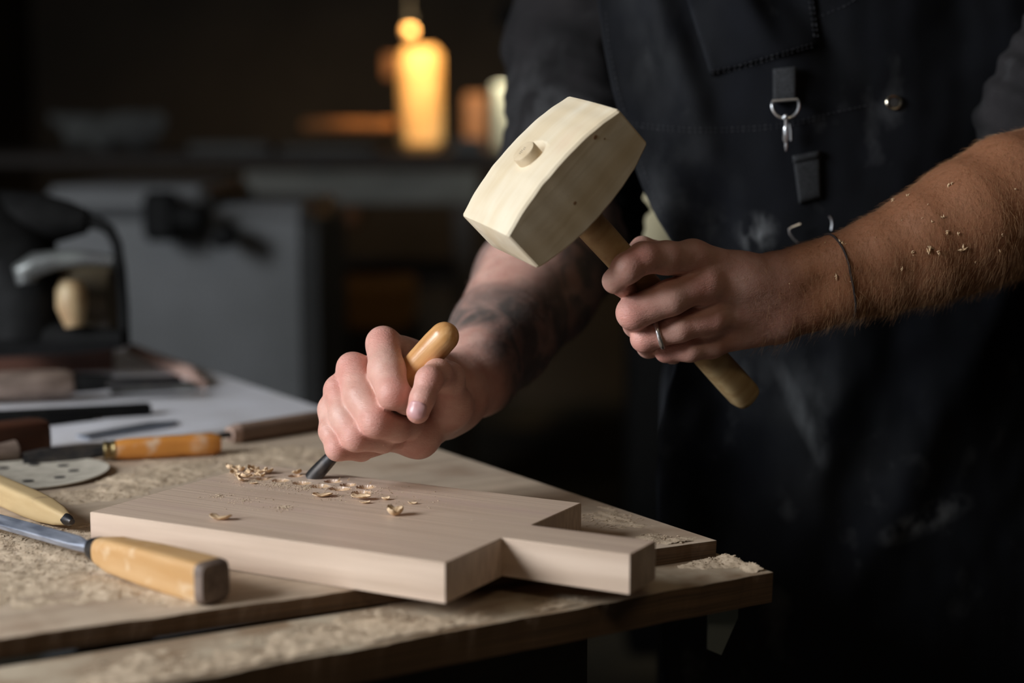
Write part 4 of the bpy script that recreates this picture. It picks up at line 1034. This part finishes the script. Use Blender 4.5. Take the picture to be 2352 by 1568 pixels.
# lower strap end: open metal slider
o = MB().tube([AP(1838, 514, -.010), AP(1820, 521, -.010), AP(1812, 526, -.010), AP(1814, 536, -.010), AP(1822, 548, -.010), AP(1832, 557, -.010)], .0008, 8).build('buckle_bar', M_nickel, apron)
o = MB().tube([AP(1904, 496, -.010), AP(1909, 503, -.010), AP(1911, 515, -.010), AP(1909, 528, -.010)], .0007, 8).build('buckle_bar', M_nickel, apron)
ey_ = MB(); pc = AP(2053, 235, -.002)
ey_.tube([pc + .0056 * (RT * math.cos(a) * 1.0 + UP * math.sin(a) * .92) for a in np.linspace(0, 2 * math.pi, 28, endpoint=False)], .0012, 8, closed=True)
ey_.build('eyelet', mat('brassy nickel', (.55, .48, .38), .2, metal=1), apron)
he = MB().loft([(-.0005, .0036, .0036), (.0005, .0036, .0036)], 20, Matrix.Translation(V(pc)) @ Matrix.Rotation(math.pi / 2, 4, 'Z')).build('eyelet_hole', M_hole, apron)
# apron neck straps
MB().tube([AP(1430, -290, -.001), P(1500, -420, 1.45), neck + np.array([-.07, .02, .0]), neck + np.array([0, .085, .01]), neck + np.array([.07, .02, .0]), P(2150, -420, 1.42), AP(2200, -290, -.001)], .009, 8).build('neck_strap', M_web, apron)

# wood specks caught in the arm hair: things resting on the arm
sp = [(1932, 556, 1.6), (1942, 560, .5), (2133, 572, 2.4), (2212, 570, 2.0), (2157, 580, 1.2), (2165, 498, 1.0), (2140, 508, .8), (2200, 538, .9), (2178, 532, 1.3), (2302, 540, .8), (2296, 576, .9), (2096, 578, .9), (2097, 585, .6), (2072, 617, 1.0), (1921, 636, 1.3),
      (2178, 425, 1.2), (2185, 422, 1.0), (2052, 460, 1.3), (2085, 448, 1.0), (1895, 556, .5), (2240, 602, .7), (2118, 500, .5), (2070, 505, .4), (1812, 652, .5), (2330, 435, .8), (2010, 545, .4), (2130, 470, .6), (1952, 648, .5)]
spl = {0: 'pale wood speck on the mallet arm just above the dark wrist cord', 2: 'largest pale wood speck, in the middle of the mallet forearm', 3: 'bright wood speck right of the largest one on the mallet forearm', 14: 'wood speck touching the dark wrist cord', 13: 'lone wood speck low in the hair under the mallet forearm', 17: 'wood speck standing out from the upper edge of the mallet forearm'}
for i, (px, py, s) in enumerate(sp):
    o_ = P(px, py, 1.0); q = surf(armL, o_, FW + RT * (px - 1176) / FPX + UP * (784 - py) / FPX, .5); mb = MB(); r = .0016 * s
    for k in range(3 if s > .8 else 2):
        a = random.random() * 6.28; d = Vector((math.cos(a), .2, math.sin(a))); e = Vector((-math.sin(a), .1, math.cos(a))); c = Vector((random.uniform(-.5, .5) * r, -.0002, random.uniform(-.5, .5) * r))
        v = [c + d * r * .9, c + e * r * .35, c - d * r * .8 + e * r * .1, c - e * r * .3, c + Vector((0, -r * .35, 0)), c + Vector((0, r * .1, 0))]
        mb.add(v, [(0, 1, 4), (1, 2, 4), (2, 3, 4), (3, 0, 4), (1, 0, 5), (2, 1, 5), (3, 2, 5), (0, 3, 5)])
    o = mb.build('wood_speck', M_chip, None, smooth=False, M=Matrix.Translation(V(q - FW * .0006)))
    tag(o, spl.get(i, 'tiny pale wood speck caught in the hair of the mallet forearm'), 'wood chip', None if i in spl else 'wood specks in the arm hair')
# ================================================================== TOOLS ON THE BENCH
def tool(name, label, cat, a, b, za, zb=None, roll=0.0):
    """empty at a, +X towards b; a, b are pixels on the level z"""
    A_ = G(*a, za); B_ = G(*b, zb if zb is not None else za); M = frame(A_, B_) @ Matrix.Rotation(roll, 4, 'X')
    return thing(name, label, cat, M), float(np.linalg.norm(B_ - A_))
# big bevel chisel in the left foreground
zc_ = Z_SHEET + .013
t, L_ = tool('bench_chisel', 'bench chisel with worn orange handle and bright blade, in the left foreground', 'chisel', (224, 1262), (484, 1334), zc_)
MB().loft([(0, .0060, .0068, 2.4), (.004, .0078, .0088, 2.6), (.020, .0095, .0110, 4.5), (L_ * .5, .0110, .0122, 6), (L_ - .012, .0118, .0128, 6), (L_ - .001, .0116, .0126, 6)], 56).build('handle', M_honey, t)
MB().loft([(L_ - .0012, .0116, .0126, 6), (L_ + .003, .0113, .0122, 6), (L_ + .0050, .0102, .0110, 5)], 56).build('handle_end', M_greywood, t)
MB().loft([(-.006, .0060, .0066, 2.2), (.001, .0080, .0086, 2.2), (.0035, .0082, .0088, 2.2)], 28).build('ferrule', M_dsteel, t)
MB().loft([(-.19, .0054, .0020, 8, 0, .001), (-.024, .0052, .0024, 8, 0, .001), (-.014, .0038, .0036, 3), (-.004, .0036, .0040, 2)], 32, Matrix.Rotation(.35, 4, 'X')).build('blade', M_steel, t)
# pale handled gouge left of the board
t, L_ = tool('wood_rasp', 'straw-coloured tapered wooden tool handle lying left of the cutting board corner', 'tool', (152, 1192), (-60, 1100), Z_SHEET + .0095)
MB().loft([(-.003, .0032, .0034, 2.2), (.0, .0040, .0044, 2.6), (.012, .0060, .0062, 4.5), (.035, .0078, .0082, 5), (.060, .0086, .0090, 5), (L_ + .03, .0088, .0092, 4.5), (L_ + .06, .0070, .0075, 3)], 40).build('handle', M_straw, t)
MB().loft([(-.010, .0020, .0020), (-.005, .0036, .0038), (.0012, .0042, .0045)], 20).build('ferrule', M_dsteel, t)
# sanding disc
dc = G(72, 1092, Z_SHEET); DR = .0615
t = thing('sanding_disc', 'round worn sanding disc with small dark holes, flat on the plywood sheet', 'sanding disc', Matrix.Translation((dc[0], dc[1], Z_SHEET + .0012)))
v = []; f = []; n = 64; ringsr = [0, .2, .4, .6, .8, .93, 1.0]
for top in (1, 0):
    for r in ringsr:
        for i in range(n):
            a = 2 * math.pi * i / n; e = r * DR * (1 + .004 * math.sin(5 * a)); hz = .0022 * r ** 4 * (.6 + .4 * math.sin(2 * a + 1)) + (.0011 if top else 0); v.append((e * math.cos(a), e * math.sin(a), hz))
K = len(ringsr) * n
for k in range(len(ringsr) - 1):
    for i in range(n): j = (i + 1) % n; a = k * n; f.append((a + i, a + n + i, a + n + j, a + j)); f.append((K + a + j, K + a + n + j, K + a + n + i, K + a + i))
a = (len(ringsr) - 1) * n
for i in range(n): j = (i + 1) % n; f.append((a + i, K + a + i, K + a + j, a + j))
mesh_obj('disc', v, f, M_sand, t, False)
for k in range(8):
    a = math.radians(12 + 45 * k); x, y = .0335 * math.cos(a), .0335 * math.sin(a)
    MB().loft([(0, .0046, .0046), (.00035, .0046, .0046)], 18, Matrix.Translation((x, y, .0013)) @ Matrix.Rotation(-math.pi / 2, 4, 'Y')).build('hole', M_hole, t, smooth=False)
# orange handled carving knife
t, L_ = tool('carving_knife', 'carving knife with bright orange handle, brass ferrule and dark blade, behind the sanding disc', 'knife', (264, 1032), (506, 1018), Z_SHEET + .0098)
MB().loft([(0, .0078, .0078, 2.2), (.01, .0086, .0088, 2.6), (L_ * .55, .0092, .0092, 2.8), (L_ * .62, .0084, .0088, 2.8), (L_ * .75, .0094, .0094, 2.8), (L_ - .008, .0092, .0096, 2.8), (L_, .0066, .0070, 2.4)], 28).build('handle', M_orange, t)
MB().loft([(-.0095, .0076, .0076), (-.008, .0082, .0082), (-.0065, .0075, .0075), (-.003, .0075, .0075), (-.0015, .0084, .0084), (.0006, .0080, .0080)], 28).build('ferrule', M_brass, t)
MB().loft([(-.075, .0015, .0050, 3, 0, -.003), (-.06, .0020, .0068, 3.4, 0, -.002), (-.03, .0022, .0066, 3.4, 0, -.001), (-.009, .0035, .0055, 2.6)], 20).build('blade', M_dsteel, t)
# brown file along the edge of the white panel
t, L_ = tool('flat_file', 'long brown file with dark metal tang, lying across behind the orange knife', 'file', (536, 996), (830, 950), Z_SHEET + .009)
MB().loft([(0, .0068, .0066, 3), (.004, .0078, .0080, 3.6), (L_, .0095, .0088, 4)], 24).build('body', M_brown, t)
MB().loft([(-.004, .0070, .0064, 3), (.0045, .0080, .0082, 3.4)], 24).build('ferrule', mat('worn pinkish end', (.33, .22, .17), .7), t)
MB().loft([(-.016, .0022, .0022), (-.003, .0038, .0030, 3)], 14).build('tang', M_dsteel, t)
# thin bluish scraper blade
t, L_ = tool('steel_scraper', 'thin bluish steel blade lying between the orange knife and the black bar', 'blade', (190, 1003), (405, 968), Z_SHEET + .005)
MB().loft([(0, .010, .0010, 6), (L_ * .8, .014, .0012, 6), (L_, .004, .0008, 3)], 20).build('blade', mat('bluish steel', (.42, .47, .56), .3, metal=.9), t)
# dark plane-like block at left edge
t, L_ = tool('tool_holder', 'dark reddish wooden block tool at the left edge behind the sanding disc', 'tool', (-60, 1020), (104, 1000), Z_SHEET + .016)
MB().loft([(0, .016, .016, 5), (L_ - .01, .016, .016, 5), (L_ - .002, .014, .015, 4.5), (L_, .012, .012, 4)], 28).build('body', M_redwood, t)
MB().loft([(L_ * .05, .006, .006), (L_ * .45, .010, .009), (L_ * .5, .002, .002)], 20, Matrix.Translation((0, -.018, -.006))).build('knob', M_greywood, t)
# long black bar
t, L_ = tool('metal_bar', 'long flat black metal bar on the far left of the bench', 'bar', (-80, 962), (346, 938), Z_SHEET + .009)
MB().loft([(0, .010, .006, 5), (L_ - .003, .009, .0055, 5), (L_, .007, .004, 4)], 20).build('bar', M_black, t)
t, L_ = tool('metal_bar', 'thin dark metal rod lying in front of the long black bar', 'bar', (-40, 990), (215, 960), Z_SHEET + .005)
MB().loft([(0, .004, .004), (L_, .0035, .0035)], 14).build('bar', M_black, t)
# grimy round handled tool
t, L_ = tool('scraper', 'tool with grimy grey-brown rounded handle in front of the dark red box', 'scraper', (-80, 888), (176, 880), Z_SHEET + .022)
MB().loft([(0, .014, .014, 2.6), (L_ - .04, .0170, .0150, 2.4), (L_ - .012, .0160, .0145, 2.3), (L_ - .003, .0125, .0115, 2.2), (L_, .007, .007, 2.0)], 28).build('handle', M_greywood, t)
MB().loft([(L_ - .004, .010, .010), (L_ + .02, .009, .009), (L_ + .035, .0075, .0075)], 20).build('ferrule', M_black, t)
MB().loft([(L_ + .03, .010, .004, 4), (L_ + .10, .020, .0025, 5), (L_ + .105, .019, .001, 5)], 20).build('blade', M_dsteel, t)
# spokeshave: grey body plate with curved pinkish wooden arm
t, L_ = tool('spokeshave', 'grey steel plate tool with a bent pinkish wooden arm at the back of the bench', 'spokeshave', (252, 893), (452, 884), Z_SHEET + .006)
MB().loft([(0, .020, .004, 6), (L_ * .92, .016, .004, 6), (L_, .010, .003, 5)], 20).build('plate', M_tool, t)
inv_t = t.matrix_world.inverted()
bpy.context.view_layer.update(); inv_t = t.matrix_world.inverted()
arm_pts = [G(300, 800, Z_SHEET + .02), G(350, 822, Z_SHEET + .016), G(400, 842, Z_SHEET + .012), G(440, 858, Z_SHEET + .010), G(462, 882, Z_SHEET + .008)]
MB().tube([inv_t @ V(q) for q in arm_pts], [.006, .007, .008, .008, .006], 12).build('arm', mat('pinkish worn wood', (.34, .22, .18), .6), t)
# dark red wooden box with the machine standing on it
zb0 = Z_SHEET + .003
a_, b_ = G(262, 852, zb0), G(-160, 866, zb0); Lb = float(np.linalg.norm(a_ - b_)); Mx = frame(a_, b_)
bx_ = MB().box((0, -.16, 0), (Lb, 0, .040), bev=.002).build('wooden_box', M_redwood, None, smooth=False, M=Mx)
fixn(bx_); tag(bx_, 'low dark red-brown wooden box carrying the black power tool', 'box')
# black power tool with looped handle guard
t = thing('power_sander', 'black power tool with a looped handle guard, standing on the dark red box', 'power tool', Matrix.Translation(V(G(120, 780, Z_SHEET + .043))))
bpy.context.view_layer.update(); it = t.matrix_world.inverted(); DS = float(G(120, 800, Z_SHEET + .043)[1]) + .03
def LP(px, py, dd=0.0): return it @ V(P(px, py, DS + dd))
MB().tube([LP(-160, 560), LP(-20, 560), LP(40, 585), LP(58, 680), LP(56, 780)], [.075, .062, .046, .042, .040], 20).build('body', M_black, t)
MB().tube([LP(-120, 530), LP(0, 510), (LP(90, 505)), LP(165, 505), LP(200, 508)], [.045, .036, .030, .020, .014], 16).build('motor_housing', M_black, t)
MB().tube([LP(180, 506), LP(225, 512), LP(252, 528), LP(268, 560), LP(277, 620), LP(283, 700), LP(286, 795)], [.010, .0075, .0065, .006, .006, .006, .006], 12).build('handle_guard', M_black, t)
MB().tube([LP(62, 650, -.06), LP(56, 625, -.06), LP(85, 606, -.06), LP(130, 596, -.06), LP(200, 592, -.06), LP(262, 598, -.06)], [.010, .014, .013, .010, .008, .006], 14).build('cover', M_tool, t)
MB().tube([LP(262, 690, .04), LP(200, 690, .04), LP(110, 700, .04)], [.040, .050, .045], 16).build('motor', mat('smoked olive plastic', (.075, .058, .035), .5), t)
MB().tube([LP(163, 644, -.03), LP(163, 665, -.03), LP(165, 705, -.03), LP(172, 750, -.03)], [.012, .0165, .0165, .010], 18).build('knob', mat('pale wooden knob', (.48, .36, .20), .5, col2=(.32, .2, .1), scale=(40, 40, 40)), t)
MB().tube([LP(-60, 775, -.01), LP(60, 772, -.01), LP(180, 778, -.01), LP(282, 778, -.01)], [.024, .022, .016, .010], 12).build('base', M_black, t)

# ================================================================== BACKGROUND
def boxpx(name, x0, y0, x1, y1, d, depth, m_, to_floor=False, parent=None, bev=.006):
    a = P(x0, y1, d); b = P(x1, y0, d); z0 = 0.0 if to_floor else a[2]
    M = Matrix.Translation(((a[0] + b[0]) / 2, (a[1] + b[1]) / 2, z0)); w_ = abs(b[0] - a[0]) / 2; h_ = b[2] - z0
    if parent is not None: M = parent.matrix_world.inverted() @ M
    o = MB().box((-w_, 0, 0), (w_, depth, h_), bev=bev).build(name, m_, parent, smooth=False, M=M); fixn(o); return o
# grey machine cabinet
t = thing('machine_cabinet', 'big grey metal machine cabinet standing behind the bench', 'cabinet', Matrix.Translation(V(P(430, 900, 2.9)) - Vector((0, 0, P(430, 900, 2.9)[2])))); bpy.context.view_layer.update()
boxpx('body', 60, 470, 728, 900, 2.9, .55, M_grey, True, t, .03)
boxpx('top_cover', 90, 428, 480, 500, 2.86, .50, M_grey, False, t, .02)
sw = boxpx('switch_box', 325, 440, 400, 556, 2.78, .06, M_black, False, t, .01)
boxpx('switch_box', 385, 470, 470, 530, 2.78, .06, M_black, False, t, .012)
q = t.matrix_world.inverted() @ V(P(520, 540, 2.83)); MB().loft([(0, .022, .022), (.05, .020, .020), (.055, .012, .012)], 20, Matrix.Translation(q) @ Matrix.Rotation(-math.pi / 2, 4, 'Z')).build('knob', M_black, t)
# back workbench with clutter
t = thing('back_table', 'dark table with clutter at the back of the workshop', 'table', Matrix.Translation(V(P(900, 400, 4.3)) - Vector((0, 0, P(900, 400, 4.3)[2])))); bpy.context.view_layer.update()
boxpx('tabletop', -200, 352, 1560, 386, 4.2, .9, M_dark, False, t, .01)
for x in (-150, 700, 1480): boxpx('leg', x, 386, x + 60, 900, 4.25, .08, M_dark, True, t, .005)
boxpx('shelf', 700, 640, 1500, 662, 4.25, .7, M_dark, False, t, .005)
zt_ = P(900, 352, 4.2)[2]
tag(boxpx('timber_offcut', 560, 395, 1100, 470, 3.9, .12, mat('grey weathered timber', (.16, .16, .145), .9, col2=(.08, .08, .07), scale=(4, 12, 12)), False), 'long grey weathered beam in front of the dark back table', 'beam')
bpy.data.objects['timber_offcut'].location.z -= 0
# trestle under the beam
for i, x in enumerate((600, 1040)):
    tag(boxpx('trestle', x, 470, x + 50, 900, 3.9, .1, M_dark, True), ('left' if i == 0 else 'right') + ' dark trestle post under the long grey beam', 'trestle')
# grey sack on a stool
t = thing('cloth_sack', 'crumpled grey cloth sack on the back table at the left', 'sack', Matrix.Translation((P(170, 352, 4.0)[0], P(170, 352, 4.4)[1], zt_ + .012))); bpy.context.view_layer.update()
def sackfn(p):
    d = grp(p, [(np.array([-.09, 0, .035]), np.array([.09, 0, .035]), .035, .035), (np.array([-.15, 0, .075]), np.array([.13, 0, .07]), .012, .02)], .03)
    return d + np.array([.02 * mnoise.noise(Vector(q * 22)) for q in p])
Vk, Qk = surface_net(sackfn, (-.25, -.1, -.02), (.25, .1, .15), .007, 10); o = np_mesh('sack', Vk, Qk, M_bag, t)
for i, (x0, x1, y0, lb) in enumerate(((430, 620, 330, 'grey plank end lying left on the back table'), (640, 860, 336, 'long grey board lying on the middle of the back table'), (1040, 1110, 318, 'small grey block right of the glowing post'))):
    tag(boxpx('plank', x0, y0, x1, 351, 4.25 + .02 * i, .2, M_bag), lb, 'board')
# orange brown cartons in the dark
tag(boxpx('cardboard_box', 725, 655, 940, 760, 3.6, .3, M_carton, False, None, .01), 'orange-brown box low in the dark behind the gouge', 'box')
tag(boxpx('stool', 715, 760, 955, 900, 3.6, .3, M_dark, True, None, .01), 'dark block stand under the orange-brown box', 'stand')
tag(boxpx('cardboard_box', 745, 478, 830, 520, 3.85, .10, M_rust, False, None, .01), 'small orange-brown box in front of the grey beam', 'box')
# lamp-lit post and its lamp
ZT2 = zt_
t_post = t = thing('lit_post', 'amber wooden post glowing in lamp light at the back', 'post', Matrix.Translation((P(966, 352, 4.8)[0], P(966, 352, 4.8)[1], ZT2))); bpy.context.view_layer.update()
xL, xR = P(918, 352, 4.8)[0] - t.location.x, P(1014, 352, 4.8)[0] - t.location.x; zT = P(966, 108, 4.8)[2] - ZT2
MB().box((xL, 0, 0), (xR, .10, zT), bev=.02).build('post', M_amber, t)
lx = P(940, 72, 4.6)
lt = thing('work_lamp', 'small glowing lamp at the top of the amber post', 'lamp', Matrix.Translation(V(lx)))
M_bulb = mat('glowing bulb', (1, .6, .25), .5, emis=(1.0, .45, .13), estr=.75)
MB().sphere((0, 0, 0), .017, 16, 10).build('bulb', M_bulb, lt)
MB().tube([(0, 0, .012), (0, 0, .05)], .012, 12).build('socket', M_black, lt)
MB().tube([(0, 0, .05), (0, 0, .2), (0, 0, 3.0 - lx[2])], .003, 8).build('cord', M_black, lt)
def spot(name, loc, target, power, col, ang, r=.02):
    d = bpy.data.lights.new(name, 'SPOT'); d.energy = power; d.color = col; d.spot_size = math.radians(ang); d.spot_blend = .6; d.shadow_soft_size = r
    o = bpy.data.objects.new(name, d); C.objects.link(o); o.location = V(loc); o.rotation_euler = (V(target) - V(loc)).to_track_quat('-Z', 'Y').to_euler(); return o
def shade_lamp(name, label, loc, target):
    t = thing(name, label, 'lamp', frame(loc, target)); bpy.context.view_layer.update(); q = t.matrix_world.inverted() @ Vector((float(loc[0]), float(loc[1]), 3.0))
    MB().loft([(-.035, .012, .012), (-.03, .018, .018), (.02, .036, .036)], 20, cap=False).build('lamp_shade', M_black, t); MB().tube([(-.034, 0, 0), tuple(q * .3 + Vector((-.06, 0, 0))), tuple(q)], .004, 8).build('cord', M_black, t)
sl = P(985, -40, 4.50); spot('post_lamp_light', sl, P(970, 130, 4.8), 24, (1.0, .68, .34), 84)
shade_lamp('unseen_lamp', 'small dark pendant lamp above the frame, shining on the amber post', sl - np.array([0, 0, -.03]), P(968, 200, 4.8))
sl = P(1165, 60, 4.55); spot('drum_fill_light', sl, P(1162, 200, 4.7), 12, (1.0, .97, .82), 70)  # added spot that brightens the cream cylinder
shade_lamp('unseen_lamp', 'small dark pendant lamp over the cream cylinder, behind the sleeve', sl - np.array([0, 0, -.03]), P(1162, 200, 4.7))
# things catching the lamp light
boxpx('side_block', 880, 124, 922, 180, 4.93, .05, M_rust, False, t_post, .005)
tag(boxpx('copper_tray', 690, 275, 905, 300, 4.75, .25, M_tray, False, None, .01), 'low orange tray on the back table left of the glowing post', 'tray')
# cream drum and pale hanging sheet
t = thing('cream_drum', 'tall cream cylinder standing on the back table beside the sleeve', 'drum', Matrix.Translation((P(1165, 352, 4.7)[0], P(1165, 352, 4.7)[1], ZT2))); bpy.context.view_layer.update()
rz = P(1165, 195, 4.7)[2] - ZT2
MB().loft([(0, .042, .042), (rz - .004, .042, .042), (rz, .036, .036)], 28, Matrix.Rotation(-math.pi / 2, 4, 'Y')).build('drum', M_cream, t)
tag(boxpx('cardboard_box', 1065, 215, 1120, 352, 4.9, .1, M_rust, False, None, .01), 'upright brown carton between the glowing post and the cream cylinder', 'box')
t = thing('pale_barrel', 'pale rounded barrel seen between the mallet and the apron', 'barrel', Matrix.Translation(V(P(1490, 600, 3.6)))); bpy.context.view_layer.update()
zz_ = P(1470, 330, 3.6)[2] - P(1470, 600, 3.6)[2]
sl = P(1440, 60, 3.25); spot('barrel_fill_light', sl, P(1480, 450, 3.6), 3, (1.0, .90, .66), 90)  # added spot, hidden behind the person, that brightens the pale barrel
shade_lamp('unseen_lamp', 'small dark pendant lamp hidden behind the person, over the pale barrel', sl - np.array([0, 0, -.03]), P(1480, 450, 3.6))
tag(boxpx('stand', 1450, 601, 1550, 900, 3.55, .2, M_black, True, None, .01), 'dark stand carrying the pale barrel behind the person', 'stand')
MB().loft([(0, .06, .06), (.02, .075, .075), (zz_ * .6, .078, .078), (zz_ - .03, .072, .072), (zz_, .04, .04)], 28, Matrix.Rotation(-math.pi / 2, 4, 'Y')).build('barrel', M_cream, t)
